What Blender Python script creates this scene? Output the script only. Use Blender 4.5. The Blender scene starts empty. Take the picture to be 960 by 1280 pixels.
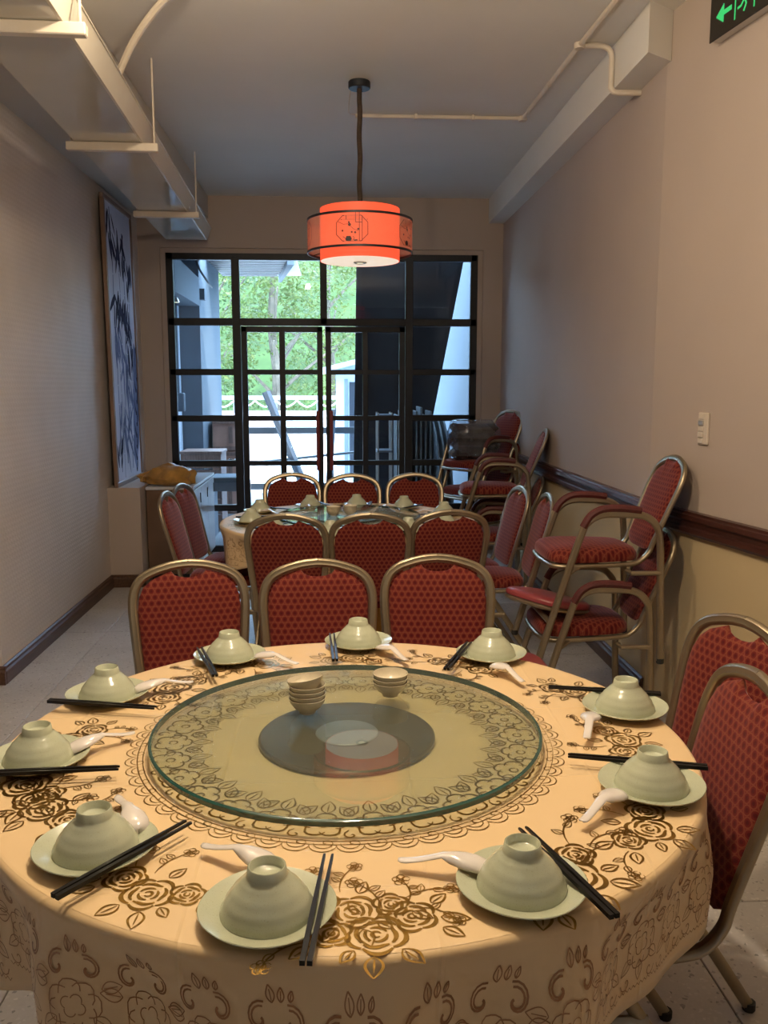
import bpy, bmesh, math, random
from mathutils import Vector, Matrix
R = math.radians
PI = math.pi
random.seed(7)
scn = bpy.context.scene
COL = scn.collection

# ------------------------------------------------------------------ camera
cam_d = bpy.data.cameras.new('camera')
cam_d.sensor_fit = 'HORIZONTAL'; cam_d.sensor_width = 36.0; cam_d.lens = 40.5
cam_d.clip_start = 0.05; cam_d.clip_end = 300
cam = bpy.data.objects.new('camera', cam_d); COL.objects.link(cam)
cam.location = (0, 0, 1.51)
cam.rotation_euler = (R(90 - 8.219), 0, R(-3.147))
scn.camera = cam

# ------------------------------------------------------------------ world, sun, exposure
world = bpy.data.worlds.new('world'); scn.world = world
world.use_nodes = True
wb = world.node_tree.nodes['Background']
wb.inputs['Color'].default_value = (0.50, 0.71, 1.0, 1)
wb.inputs['Strength'].default_value = 19.0
sun_d = bpy.data.lights.new('sun', 'SUN'); sun_d.energy = 5.5; sun_d.angle = R(0.6); sun_d.color = (1, 0.95, 0.85)
sun = bpy.data.objects.new('sun', sun_d); COL.objects.link(sun)
sun.rotation_euler = Vector((-0.45, 0.42, -0.8)).to_track_quat('-Z', 'Y').to_euler()
scn.view_settings.view_transform = 'Standard'
scn.view_settings.look = 'None'
scn.view_settings.gamma = 1.0
scn.view_settings.use_curve_mapping = False
scn.view_settings.exposure = 0.0
LAMP_MAIN = 79.0       # opal globe over the near table
LAMP_FILL = 4.0       # ceiling downlights elsewhere in the room
WARM = (1.0, 0.81, 0.57)

# ------------------------------------------------------------------ materials
class NT:
    """tiny node-expression helper"""
    def __init__(s, name):
        s.m = bpy.data.materials.new(name); s.m.use_nodes = True
        s.t = s.m.node_tree; s.n = s.t.nodes; s.l = s.t.links
        s.b = s.n['Principled BSDF']; s.out = s.n['Material Output']
    def new(s, typ, **kw):
        n = s.n.new(typ)
        for k, v in kw.items(): setattr(n, k, v)
        return n
    def put(s, sock, v):
        if isinstance(v, bpy.types.NodeSocket): s.l.new(v, sock)
        else: sock.default_value = v
    def math(s, op, a, b=None, c=None):
        n = s.new('ShaderNodeMath', operation=op)
        s.put(n.inputs[0], a)
        if b is not None: s.put(n.inputs[1], b)
        if c is not None: s.put(n.inputs[2], c)
        return n.outputs[0]
    def coord(s, kind='Object'):
        return s.new('ShaderNodeTexCoord').outputs[kind]
    def sep(s, v):
        n = s.new('ShaderNodeSeparateXYZ'); s.l.new(v, n.inputs[0]); return n.outputs
    def noise(s, vec, scale, detail=3, rough=0.5):
        n = s.new('ShaderNodeTexNoise'); s.l.new(vec, n.inputs['Vector'])
        n.inputs['Scale'].default_value = scale; n.inputs['Detail'].default_value = detail
        n.inputs['Roughness'].default_value = rough
        return n.outputs['Fac']
    def ramp(s, fac, stops, interp='LINEAR'):
        n = s.new('ShaderNodeValToRGB'); s.l.new(fac, n.inputs[0])
        n.color_ramp.interpolation = interp
        e = n.color_ramp.elements
        while len(e) < len(stops): e.new(0.5)
        for k, (p, c) in enumerate(stops):
            e[k].position = p; e[k].color = (*c, 1) if len(c) == 3 else c
        return n.outputs['Color']
    def mix(s, f, a, b):
        n = s.new('ShaderNodeMix', data_type='RGBA')
        s.put(n.inputs['Factor'], f)
        s.put(n.inputs['A'], (*a, 1) if isinstance(a, tuple) else a)
        s.put(n.inputs['B'], (*b, 1) if isinstance(b, tuple) else b)
        return n.outputs['Result']
    def bump(s, h, strength=0.3, dist=0.002):
        n = s.new('ShaderNodeBump'); s.l.new(h, n.inputs['Height'])
        n.inputs['Strength'].default_value = strength; n.inputs['Distance'].default_value = dist
        s.l.new(n.outputs[0], s.b.inputs['Normal'])
    def set(s, **kw):
        names = dict(color='Base Color', rough='Roughness', metal='Metallic', spec='Specular IOR Level', coat='Coat Weight',
                     sheen='Sheen Weight', trans='Transmission Weight', ior='IOR', emit='Emission Color', emits='Emission Strength', alpha='Alpha')
        for k, v in kw.items():
            sk = s.b.inputs[names[k]]
            if isinstance(v, tuple) and len(v) == 3: v = (*v, 1)
            s.put(sk, v)
        return s

def simple(name, color, rough=0.5, metal=0.0, var=0.12, vscale=6.0, bump=0.0, bscale=80.0, **kw):
    t = NT(name); c = t.coord()
    f = t.noise(c, vscale, 4)
    a = tuple(x * (1 - var) for x in color); b = tuple(min(1, x * (1 + var)) for x in color)
    t.set(color=t.ramp(f, [(0.3, a), (0.7, b)]), rough=rough, metal=metal, **kw)
    if bump: t.bump(t.noise(c, bscale, 3), bump, 0.002)
    return t.m

def glow(name, color, strength):
    t = NT(name); c = t.coord(); f = t.noise(c, 30, 2)
    t.set(color=tuple(x * 0.5 for x in color), rough=0.6,
          emit=t.ramp(f, [(0.3, tuple(x * 0.95 for x in color)), (0.7, color)]), emits=strength)
    return t.m

def fabric(name, axis):
    """woven red cloth with a hexagonal lattice of dark dots"""
    t = NT(name); o = t.sep(t.coord())
    u, v = o['X'], o[axis]
    S = 0.0225
    pu = t.math('DIVIDE', u, S); pv = t.math('DIVIDE', v, S * 1.0)
    def lat(du, dv):
        a = t.math('SUBTRACT', t.math('FRACT', t.math('ADD', pu, 40 + du)), 0.5)
        b = t.math('MULTIPLY', t.math('SUBTRACT', t.math('FRACT', t.math('ADD', t.math('DIVIDE', pv, 1.732), 40 + dv)), 0.5), 1.732)
        return t.math('SQRT', t.math('ADD', t.math('MULTIPLY', a, a), t.math('MULTIPLY', b, b)))
    d = t.math('MINIMUM', lat(0, 0), lat(0.5, 0.5))
    n = t.noise(t.coord(), 900, 2)
    d2 = t.math('ADD', d, t.math('MULTIPLY', t.math('SUBTRACT', n, 0.5), 0.10))
    col = t.ramp(d2, [(0.0, (0.075, 0.005, 0.006)), (0.16, (0.08, 0.005, 0.006)), (0.25, (0.13, 0.010, 0.009)), (0.36, (0.13, 0.011, 0.009)), (0.44, (0.22, 0.058, 0.028)), (0.54, (0.15, 0.016, 0.012))])
    t.set(color=col, rough=0.8, sheen=0.34, spec=0.2)
    t.b.inputs['Sheen Roughness'].default_value = 0.4
    t.b.inputs['Sheen Tint'].default_value = (1.0, 0.6, 0.6, 1)
    t.bump(d2, 0.25, 0.002)
    return t.m

def wood(name, dark, light, scale=(2, 25, 25), rough=0.45):
    t = NT(name); c = t.coord()
    mp = t.new('ShaderNodeMapping'); t.l.new(c, mp.inputs[0]); mp.inputs['Scale'].default_value = scale
    f = t.noise(mp.outputs[0], 3, 5, 0.6)
    t.set(color=t.ramp(f, [(0.3, dark), (0.7, light)]), rough=rough)
    t.bump(f, 0.15, 0.002)
    return t.m

def wallpaper(name):
    t = NT(name); c = t.coord(); o = t.sep(c)
    S = 0.030
    y = t.math('DIVIDE', o['Y'], S * 1.25); z = t.math('DIVIDE', o['Z'], S)
    # offset woven humps: brick-like arcs
    row = t.math('FLOOR', z)
    sh = t.math('MULTIPLY', t.math('MODULO', row, 2.0), 0.5)
    fy = t.math('SUBTRACT', t.math('FRACT', t.math('ADD', y, sh)), 0.5)
    fz = t.math('FRACT', z)
    arc = t.math('SUBTRACT', fz, t.math('MULTIPLY', t.math('MULTIPLY', fy, fy), 2.2))
    h = t.math('MULTIPLY', t.math('SINE', t.math('MULTIPLY', arc, 6.283)), t.math('SUBTRACT', 1.15, t.math('MULTIPLY', t.math('ABSOLUTE', fy), 2.3)))
    n = t.noise(c, 3, 3); n2 = t.noise(c, 260, 2)
    hh = t.math('ADD', h, t.math('MULTIPLY', n2, 0.8))
    base = t.ramp(n, [(0.3, (0.60, 0.53, 0.48)), (0.7, (0.66, 0.585, 0.53))])
    t.set(color=t.mix(t.math('MULTIPLY', t.math('ADD', h, 1.0), 0.10), base, (0.50, 0.43, 0.38)), rough=0.55, spec=0.35)
    t.bump(hh, 0.28, 0.0018)
    return t.m

def wall_mat(name, color):
    t = NT(name); c = t.coord()
    mp = t.new('ShaderNodeMapping'); t.l.new(c, mp.inputs[0]); mp.inputs['Scale'].default_value = (1, 1, 6)
    n = t.noise(c, 1.5, 4); n2 = t.noise(mp.outputs[0], 120, 3)
    a = tuple(x * 0.93 for x in color)
    t.set(color=t.ramp(n, [(0.3, a), (0.7, color)]), rough=0.75, spec=0.3)
    t.bump(n2, 0.25, 0.0015)
    return t.m

def terrazzo(name, base, k=1.0):
    t = NT(name); c = t.coord('Generated')
    g = t.new('ShaderNodeNewGeometry').outputs['Position']
    v = t.new('ShaderNodeTexVoronoi'); t.l.new(g, v.inputs['Vector']); v.inputs['Scale'].default_value = 130
    n = t.noise(g, 2.2, 4); n2 = t.noise(g, 60, 3)
    sp = t.ramp(v.outputs['Color'], [(0.0, tuple(x * 0.45 for x in base)), (0.10, tuple(x * 0.5 for x in base)), (0.15, tuple(x * 0.95 for x in base)), (0.8, base), (0.95, tuple(min(1, x * 1.25) for x in base))])
    stain = t.ramp(n, [(0.25, (0.80, 0.79, 0.78)), (0.6, (1, 1, 1))])
    mx = t.new('ShaderNodeMix', data_type='RGBA', blend_type='MULTIPLY'); mx.inputs['Factor'].default_value = 1
    t.l.new(sp, mx.inputs['A']); t.l.new(stain, mx.inputs['B'])
    t.set(color=mx.outputs['Result'], rough=0.42)
    return t.m

def pane_mat(name, tint, gloss_rough=0.0, ior=1.45, haze=0.0, hazecol=(0.8, 0.8, 0.75)):
    t = NT(name); c = t.coord()
    tr = t.new('ShaderNodeBsdfTransparent'); tr.inputs[0].default_value = (*tint, 1)
    gl = t.new('ShaderNodeBsdfGlossy'); gl.inputs['Roughness'].default_value = gloss_rough
    fr = t.new('ShaderNodeFresnel'); fr.inputs['IOR'].default_value = ior
    body = tr.outputs[0]
    if haze:
        df = t.new('ShaderNodeBsdfDiffuse'); df.inputs[0].default_value = (*hazecol, 1)
        f = t.noise(c, 14, 4)
        m1 = t.new('ShaderNodeMixShader')
        t.l.new(t.math('MULTIPLY', f, haze * 2), m1.inputs[0])
        t.l.new(body, m1.inputs[1]); t.l.new(df.outputs[0], m1.inputs[2]); body = m1.outputs[0]
    m = t.new('ShaderNodeMixShader')
    bf = t.new('ShaderNodeNewGeometry').outputs['Backfacing']
    t.l.new(t.math('MULTIPLY', fr.outputs[0], t.math('SUBTRACT', 1.0, bf)), m.inputs[0]); t.l.new(body, m.inputs[1]); t.l.new(gl.outputs[0], m.inputs[2])
    t.l.new(m.outputs[0], t.out.inputs[0])
    return t.m

def sheer(name, color, opac):
    t = NT(name); c = t.coord()
    w = t.noise(c, 500, 1)
    tr = t.new('ShaderNodeBsdfTransparent')
    df = t.new('ShaderNodeBsdfDiffuse'); df.inputs[0].default_value = (*color, 1)
    tl = t.new('ShaderNodeBsdfTranslucent'); tl.inputs[0].default_value = (*color, 1)
    ad = t.new('ShaderNodeMixShader'); ad.inputs[0].default_value = 0.5
    t.l.new(df.outputs[0], ad.inputs[1]); t.l.new(tl.outputs[0], ad.inputs[2])
    m = t.new('ShaderNodeMixShader')
    t.l.new(t.math('ADD', t.math('MULTIPLY', w, 0.15), opac - 0.07), m.inputs[0])
    t.l.new(tr.outputs[0], m.inputs[1]); t.l.new(ad.outputs[0], m.inputs[2])
    t.l.new(m.outputs[0], t.out.inputs[0])
    return t.m

def cloth_mat(name, color, crease=True, rough=0.45):
    t = NT(name); c = t.coord(); o = t.sep(c)
    n = t.noise(c, 5, 3); n2 = t.noise(c, 700, 2)
    h = t.math('MULTIPLY', n2, 0.12)
    if crease:
        for ax, off in (('X', 0.17), ('Y', 0.06)):
            k = t.math('ABSOLUTE', t.math('SUBTRACT', t.math('FRACT', t.math('ADD', t.math('DIVIDE', o[ax], 0.36), 10 + off)), 0.5))
            ln = t.math('SUBTRACT', 1.0, t.math('MINIMUM', t.math('MULTIPLY', k, 70.0), 1.0))
            h = t.math('ADD', h, t.math('MULTIPLY', ln, 0.9))
    h = t.math('ADD', h, t.math('MULTIPLY', t.noise(c, 9, 3), 1.6))
    t.set(color=t.ramp(n, [(0.3, tuple(x * 0.95 for x in color)), (0.7, color)]), rough=rough, sheen=0.15, spec=0.4)
    t.bump(h, 0.3, 0.003)
    return t.m

def celadon(name, color):
    t = NT(name); c = t.coord()
    v = t.noise(c, 600, 2); f = t.noise(c, 25, 3)
    base = t.ramp(f, [(0.3, tuple(x * 0.93 for x in color)), (0.7, color)])
    sp = t.ramp(v, [(0.30, (0.55, 0.5, 0.4)), (0.36, (1, 1, 1))])
    mx = t.new('ShaderNodeMix', data_type='RGBA', blend_type='MULTIPLY'); mx.inputs['Factor'].default_value = 0.5
    t.l.new(base, mx.inputs['A']); t.l.new(sp, mx.inputs['B'])
    t.set(color=mx.outputs['Result'], rough=0.22, coat=0.3)
    t.b.inputs['Coat Roughness'].default_value = 0.12
    return t.m

M = dict(
    wall=wall_mat('wall_beige', (0.48, 0.395, 0.34)),
    walld=wall_mat('bounce_cutting_brown', (0.16, 0.11, 0.08)),  # dark tone made up for the unseen walls to cut bounced light
    dado=wall_mat('dado_cream', (0.56, 0.44, 0.26)),
    paper=wallpaper('embossed_wallpaper'),
    ceil=wall_mat('ceiling_white', (0.76, 0.735, 0.68)),
    tile=terrazzo('terrazzo_tile', (0.50, 0.47, 0.45)),
    grout=simple('tile_grout', (0.22, 0.2, 0.19), 0.9),
    base=wood('baseboard_wood', (0.06, 0.028, 0.016), (0.12, 0.06, 0.035), (25, 2, 25)),
    rail=wood('rail_wood', (0.035, 0.012, 0.010), (0.085, 0.03, 0.022), (25, 2, 25), 0.3),
    gold=simple('champagne_tube', (0.34, 0.275, 0.185), 0.36, 0.85, 0.08, 12),
    fab_b=fabric('red_fabric_back', 'Z'), fab_s=fabric('red_fabric_seat', 'Y'),
    pad=simple('arm_pad_red', (0.085, 0.013, 0.012), 0.6, 0, 0.2, 60, 0.2, 300),
    vinyl=simple('pink_vinyl', (0.28, 0.05, 0.055), 0.3, 0, 0.1, 10),
    rubber=simple('black_rubber', (0.02, 0.02, 0.02), 0.7),
    cloth=cloth_mat('peach_satin_cloth', (0.78, 0.555, 0.30)),
    skirt=cloth_mat('amber_satin_cloth', (0.62, 0.30, 0.045), False, 0.4),
    foil=simple('gold_foil', (0.40, 0.23, 0.05), 0.30, 1.0, 0.2, 40),
    lace=simple('lace_thread', (0.36, 0.17, 0.065), 0.45, 0.2, 0.2, 40),
    ware=celadon('celadon_glaze', (0.50, 0.52, 0.375)),
    cup=celadon('cream_glaze', (0.66, 0.58, 0.43)),
    spoon=simple('white_porcelain', (0.74, 0.68, 0.64), 0.2, 0, 0.03, 10, coat=0.4),
    black=simple('black_lacquer', (0.008, 0.007, 0.007), 0.35, 0, 0.2, 40, spec=0.25),
    glass=pane_mat('turntable_glass', (0.86, 0.90, 0.86), 0.0, 1.5, 0.05, (0.62, 0.66, 0.60)),
    gedge=simple('green_glass_edge', (0.018, 0.075, 0.062), 0.12, 0, 0.15, 20, coat=0.6),
    tbase=simple('smoked_turntable_base', (0.085, 0.06, 0.03), 0.3, 0.2, 0.15, 20),
    thub=simple('steel_hub', (0.32, 0.32, 0.32), 0.35, 0.6, 0.1, 20),
    steel=simple('black_steel', (0.010, 0.012, 0.016), 0.45, 0.2, 0.2, 20),
    pane=pane_mat('window_glass', (0.90, 0.95, 0.97), 0.0, 1.45),
    redbar=simple('red_handle', (0.22, 0.02, 0.02), 0.4, 0, 0.1, 20),
    board=simple('brown_laminate', (0.15, 0.085, 0.05), 0.45, 0, 0.1, 5),
    boardw=simple('white_laminate', (0.55, 0.55, 0.56), 0.25, 0, 0.05, 5),
    wood=wood('bench_plank', (0.10, 0.07, 0.05), (0.2, 0.15, 0.11), (2, 20, 20)),
    sack=simple('ochre_plastic_sack', (0.42, 0.22, 0.05), 0.35, 0, 0.25, 18, 0.4, 30),
    wrap=simple('plastic_wrapped_dark', (0.045, 0.04, 0.045), 0.16, 0, 0.4, 14, 1.0, 14, coat=0.6),
    shade=glow('red_lamp_shade', (1.0, 0.105, 0.042), 0.95),
    sheer=sheer('orange_organza', (1.0, 0.62, 0.42), 0.36),
    diff=glow('lamp_diffuser', (1.0, 0.82, 0.64), 0.85),
    led=glow('lamp_led', (1.0, 0.9, 0.6), 1.6),
    dkmetal=simple('dark_lamp_metal', (0.022, 0.024, 0.03), 0.45, 0.4),
    cord=simple('brown_cord_sleeve', (0.045, 0.028, 0.018), 0.85, 0, 0.3, 40, 0.4, 120),
    conduit=simple('beige_conduit', (0.66, 0.58, 0.48), 0.45, 0, 0.06, 8),
    ductb=simple('glossy_duct_panel', (0.60, 0.57, 0.50), 0.08, 0.0, 0.04, 2, spec=0.8),
    duct=simple('duct_cream', (0.66, 0.60, 0.50), 0.4, 0, 0.06, 3),
    soff=wall_mat('soffit_grey', (0.55, 0.52, 0.48)),
    signb=simple('sign_black', (0.02, 0.016, 0.012), 0.3),
    signg=glow('sign_green', (0.05, 0.75, 0.22), 0.55),
    alu=simple('aluminium', (0.55, 0.53, 0.50), 0.35, 0.7, 0.05, 10),
    plast=simple('ivory_plastic', (0.62, 0.54, 0.46), 0.35, 0, 0.04, 8),
    frame=wood('picture_frame_wood', (0.16, 0.10, 0.07), (0.26, 0.17, 0.12), (25, 25, 2)),
    canvas=simple('pale_blue_canvas', (0.55, 0.57, 0.70), 0.8, 0, 0.12, 2.5),
    ink=simple('ink_blue_grey', (0.03, 0.033, 0.07), 0.9, 0, 0.5, 9, spec=0.05),
    ink2=simple('ink_wash', (0.15, 0.18, 0.31), 0.9, 0, 0.4, 6, spec=0.05),
    lamp=glow('downlight_lens', (1.0, 0.8, 0.55), 3.0),
    # outdoors
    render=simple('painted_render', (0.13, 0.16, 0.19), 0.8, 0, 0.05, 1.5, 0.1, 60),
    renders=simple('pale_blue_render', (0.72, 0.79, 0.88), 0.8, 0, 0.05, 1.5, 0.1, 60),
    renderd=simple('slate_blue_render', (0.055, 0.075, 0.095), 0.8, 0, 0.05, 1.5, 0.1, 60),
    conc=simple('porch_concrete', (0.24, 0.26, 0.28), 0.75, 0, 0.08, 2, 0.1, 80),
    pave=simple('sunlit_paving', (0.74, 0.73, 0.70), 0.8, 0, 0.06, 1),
    crate=wood('crate_wood', (0.22, 0.13, 0.10), (0.38, 0.24, 0.19), (20, 20, 3)),
    box=simple('brown_carton', (0.55, 0.31, 0.23), 0.7, 0, 0.15, 5),
    greywood=simple('grey_bench', (0.20, 0.22, 0.26), 0.5, 0, 0.15, 6),
    ladder=simple('ladder_aluminium', (0.16, 0.18, 0.21), 0.5, 0.2, 0.1, 8),
    tarp=simple('black_tarpaulin', (0.016, 0.016, 0.02), 0.6, 0, 0.3, 3, 0.3, 12),
    ply=simple('table_edge_grey', (0.22, 0.25, 0.27), 0.5, 0, 0.25, 12),
    dark=simple('dark_interior', (0.02, 0.025, 0.035), 0.5),
    roofg=simple('roof_sheet', (0.45, 0.52, 0.6), 0.5, 0.2, 0.1, 3),
    dkrail=simple('dark_grey_rail', (0.05, 0.06, 0.07), 0.5, 0.2, 0.1, 8),
    bark=simple('tree_bark', (0.11, 0.085, 0.06), 0.9, 0, 0.3, 8),
    hill=simple('leafy_bank', (0.04, 0.07, 0.014), 0.9, 0, 0.5, 1.2, 0.6, 5),
)
def leaf_mat(name, a, b):
    t = NT(name); c = t.coord()
    f = t.noise(c, 3.0, 4)
    col = t.ramp(f, [(0.35, a), (0.65, b)])
    t.set(color=col, rough=0.5)
    tl = t.new('ShaderNodeBsdfTranslucent'); t.l.new(col, tl.inputs[0])
    m = t.new('ShaderNodeMixShader'); m.inputs[0].default_value = 0.45
    t.l.new(t.b.outputs[0], m.inputs[1]); t.l.new(tl.outputs[0], m.inputs[2]); t.l.new(m.outputs[0], t.out.inputs[0])
    return t.m
M['leaf1'] = leaf_mat('leaf_yellow_green', (0.05, 0.085, 0.012), (0.15, 0.17, 0.045))
M['leaf2'] = leaf_mat('leaf_green', (0.03, 0.065, 0.011), (0.08, 0.105, 0.025))

# ------------------------------------------------------------------ mesh helpers
class MB:
    def __init__(s): s.v = []; s.f = []
    def add(s, vs, fs):
        o = len(s.v); s.v += [tuple(v) for v in vs]; s.f += [tuple(i + o for i in f) for f in fs]; return s
    def box(s, c, sz, rot=None, bev=0.0):
        bm = bmesh.new(); bmesh.ops.create_cube(bm, size=1)
        for v in bm.verts: v.co = Vector((v.co.x * sz[0], v.co.y * sz[1], v.co.z * sz[2]))
        if bev: bmesh.ops.bevel(bm, geom=bm.edges[:], offset=min(bev, min(sz) * 0.45), segments=1, affect='EDGES')
        mt = Matrix.Translation(c) @ (rot.to_matrix().to_4x4() if rot is not None else Matrix())
        bm.verts.index_update()
        s.add([mt @ v.co for v in bm.verts], [[v.index for v in f.verts] for f in bm.faces]); bm.free(); return s
    def lo(s, a, b, bev=0.0):
        c = [(a[i] + b[i]) / 2 for i in range(3)]; return s.box(c, [abs(b[i] - a[i]) for i in range(3)], None, bev)
    def lathe(s, prof, seg=40, c=(0, 0, 0), wob=None):
        vs = []; fs = []; n = len(prof)
        for k in range(seg):
            a = 2 * PI * k / seg
            for r, z in prof:
                rr = r * (wob(a, r, z) if wob else 1)
                vs.append((c[0] + rr * math.cos(a), c[1] + rr * math.sin(a), c[2] + z))
        for k in range(seg):
            k2 = (k + 1) % seg
            for i in range(n - 1):
                fs.append((k * n + i, k2 * n + i, k2 * n + i + 1, k * n + i + 1))
        if prof[0][0] > 1e-6 and False: pass
        return s.add(vs, fs)
    def sweep(s, path, prof, n0, closed=False, scale=None):
        """prof in (normal, binormal); n0 starting normal; parallel transport"""
        P = [Vector(p) for p in path]; N = len(P); vs = []; fs = []; k = len(prof)
        T = []
        for i in range(N):
            a = P[i - 1] if (i > 0 or closed) else P[i]; b = P[(i + 1) % N] if (i < N - 1 or closed) else P[i]
            T.append((b - a).normalized())
        n = Vector(n0); n = (n - T[0] * n.dot(T[0])).normalized()
        for i in range(N):
            if i:
                q = T[i - 1].rotation_difference(T[i]); n = q @ n
                n = (n - T[i] * n.dot(T[i])).normalized()
            b = T[i].cross(n); sc = scale[i] if scale else 1
            for (pn, pb) in prof: vs.append(P[i] + n * pn * sc + b * pb * sc)
        for i in range(N - (0 if closed else 1)):
            j = (i + 1) % N
            for m in range(k):
                m2 = (m + 1) % k
                fs.append((i * k + m, j * k + m, j * k + m2, i * k + m2))
        if not closed:
            fs.append(tuple(range(k))); fs.append(tuple((N - 1) * k + m for m in reversed(range(k))))
        return s.add(vs, fs)
    def tube(s, path, r, seg=8, scale=None):
        d = Vector(path[1]) - Vector(path[0])
        n = Vector((0, 0, 1)) if abs(d.normalized().z) < 0.9 else Vector((1, 0, 0))
        return s.sweep(path, [(r * math.cos(2 * PI * k / seg), r * math.sin(2 * PI * k / seg)) for k in range(seg)], n, False, scale)
    def puff(s, outline, rings, o, u, v, n):
        """rings: list of (scale, height), from front centre to back centre"""
        o, u, v, n = Vector(o), Vector(u), Vector(v), Vector(n); K = len(outline); vs = []; fs = []
        cx = sum(p[0] for p in outline) / K; cy = sum(p[1] for p in outline) / K
        for sc, h in rings:
            for (a, b) in outline:
                vs.append(o + u * (cx + (a - cx) * sc) + v * (cy + (b - cy) * sc) + n * h)
        for i in range(len(rings) - 1):
            for k in range(K):
                k2 = (k + 1) % K
                fs.append((i * K + k, i * K + k2, (i + 1) * K + k2, (i + 1) * K + k))
        fs.append(tuple(reversed(range(K)))); e = (len(rings) - 1) * K; fs.append(tuple(e + k for k in range(K)))
        return s.add(vs, fs)
    def mirror_x(s):
        o = len(s.v); s.v += [(-x, y, z) for (x, y, z) in s.v]; s.f += [tuple(i + o for i in reversed(f)) for f in s.f]; return s
    def move(s, mt): s.v = [tuple(mt @ Vector(v)) for v in s.v]; return s
    def mesh(s, name, mat, smooth=35):
        me = bpy.data.meshes.new(name); me.from_pydata(s.v, [], s.f); me.update()
        bm = bmesh.new(); bm.from_mesh(me); bmesh.ops.recalc_face_normals(bm, faces=bm.faces[:]); bm.to_mesh(me); bm.free()
        if mat: me.materials.append(mat)
        if smooth: me.shade_smooth(); me.set_sharp_from_angle(angle=R(smooth))
        return me
    def build(s, name, mat, parent=None, smooth=35, loc=None):
        o = bpy.data.objects.new(name, s.mesh(name, mat, smooth)); COL.objects.link(o)
        if parent: o.parent = parent
        if loc: o.location = loc
        return o

def inst(name, me, parent=None, loc=(0, 0, 0), rot=(0, 0, 0)):
    o = bpy.data.objects.new(name, me); COL.objects.link(o)
    if parent: o.parent = parent
    o.location = loc; o.rotation_euler = rot; return o
def tag(o, label, cat, group=None, kind=None):
    o['label'] = label; o['category'] = cat
    if group: o['group'] = group
    if kind: o['kind'] = kind
    return o
def struct(o, label=None):
    o['kind'] = 'structure'
    if label: o['label'] = label
    return o
def thing(name, label, cat, loc=(0, 0, 0), rz=0.0, group=None):
    o = bpy.data.objects.new(name, None); COL.objects.link(o); o.empty_display_size = 0.1
    o.location = loc; o.rotation_euler = (0, 0, rz); return tag(o, label, cat, group)
def copy_tree(o, parent=None):
    c = o.copy(); COL.objects.link(c); c.parent = parent
    for ch in [x for x in o.children]: copy_tree(ch, c)
    return c
def bez(pts, n=8):
    """Catmull-Rom through pts"""
    P = [Vector(p) for p in pts]; out = []
    for i in range(len(P) - 1):
        p0 = P[max(i - 1, 0)]; p1 = P[i]; p2 = P[i + 1]; p3 = P[min(i + 2, len(P) - 1)]
        for k in range(n):
            t = k / n
            out.append(0.5 * ((2 * p1) + (p2 - p0) * t + (2 * p0 - 5 * p1 + 4 * p2 - p3) * t * t + (3 * p1 - p0 - 3 * p2 + p3) * t ** 3))
    out.append(P[-1]); return out

# ------------------------------------------------------------------ room shell
XL, XR, YB, ZC = -1.72, 1.50, 7.90, 3.16
W1 = Vector((1.50, 4.06, 0)); WD = Vector((0.152, -0.988, 0)).normalized(); WN = Vector((-0.988, -0.152, 0)).normalized()
def nw(t, z, off=0.0):
    p = W1 + WD * t + WN * off; return Vector((p.x, p.y, z))
NWL = 6.4

fl = struct(MB().lo((-3.4, -2.6, -0.12), (2.9, 8.1, -0.012)).build('floor', M['grout']), 'grey terrazzo tile floor with thin dark joints')
tile_me = MB().box((0, 0, -0.01), (0.597, 0.597, 0.02), None, 0.002).mesh('tile', M['tile'])
for i in range(-3, 7):
    for j in range(-13, 5):
        x = -1.44 + 0.3 + 0.6 * i; y = 5.31 + 0.3 + 0.6 * j
        if -3.3 < x < 2.4 and -2.4 < y < 8.1: inst('tile', tile_me, fl, (x, y, 0))
struct(MB().lo((-3.4, -2.6, ZC), (2.9, 8.1, ZC + 0.15)).build('ceiling', M['ceil']), 'plain off-white ceiling')
struct(MB().lo((XL - 0.12, 4.37, 0), (XL, 8.1, ZC)).build('wall_left', M['paper']), 'left wall in embossed woven wallpaper')
struct(MB().lo((-3.4, 4.37, 0), (XL - 0.12, 4.5, ZC)).build('wall_passage', M['wall']), 'cream return wall at the corner of the papered wall')
struct(MB().lo((-3.5, -2.6, 0), (-3.4, 4.5, ZC)).build('wall_side', M['walld']), 'unseen side wall, darkened to bounce less light')
struct(MB().lo((-3.5, -2.7, 0), (2.9, -2.6, ZC)).build('wall_front', M['walld']), 'unseen wall at the entrance end, darkened to bounce less light')
wr = struct(MB().lo((XR, 4.06, 0.9), (XR + 0.15, 8.1, ZC)).build('wall_right', M['wall']), 'pinkish beige right wall above the dado')
MB().lo((XR, 4.06, 0), (XR + 0.15, 8.1, 0.9)).build('dado', M['dado'], wr)
def near_wall(z0, z1):
    a, b, c, d = nw(0, 0), nw(NWL, 0), nw(NWL, 0, -0.15), nw(0, 0, -0.15)
    b_ = MB(); b_.add([(p.x, p.y, z) for z in (z0, z1) for p in (a, b, c, d)], [(0, 1, 2, 3), (7, 6, 5, 4), (0, 4, 5, 1), (1, 5, 6, 2), (2, 6, 7, 3), (3, 7, 4, 0)]); return b_
wn = struct(near_wall(0.9, ZC).build('wall_entry', M['wall']), 'beige wall splayed outward towards the entrance')
near_wall(0, 0.9).build('dado', M['dado'], wn)
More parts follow.
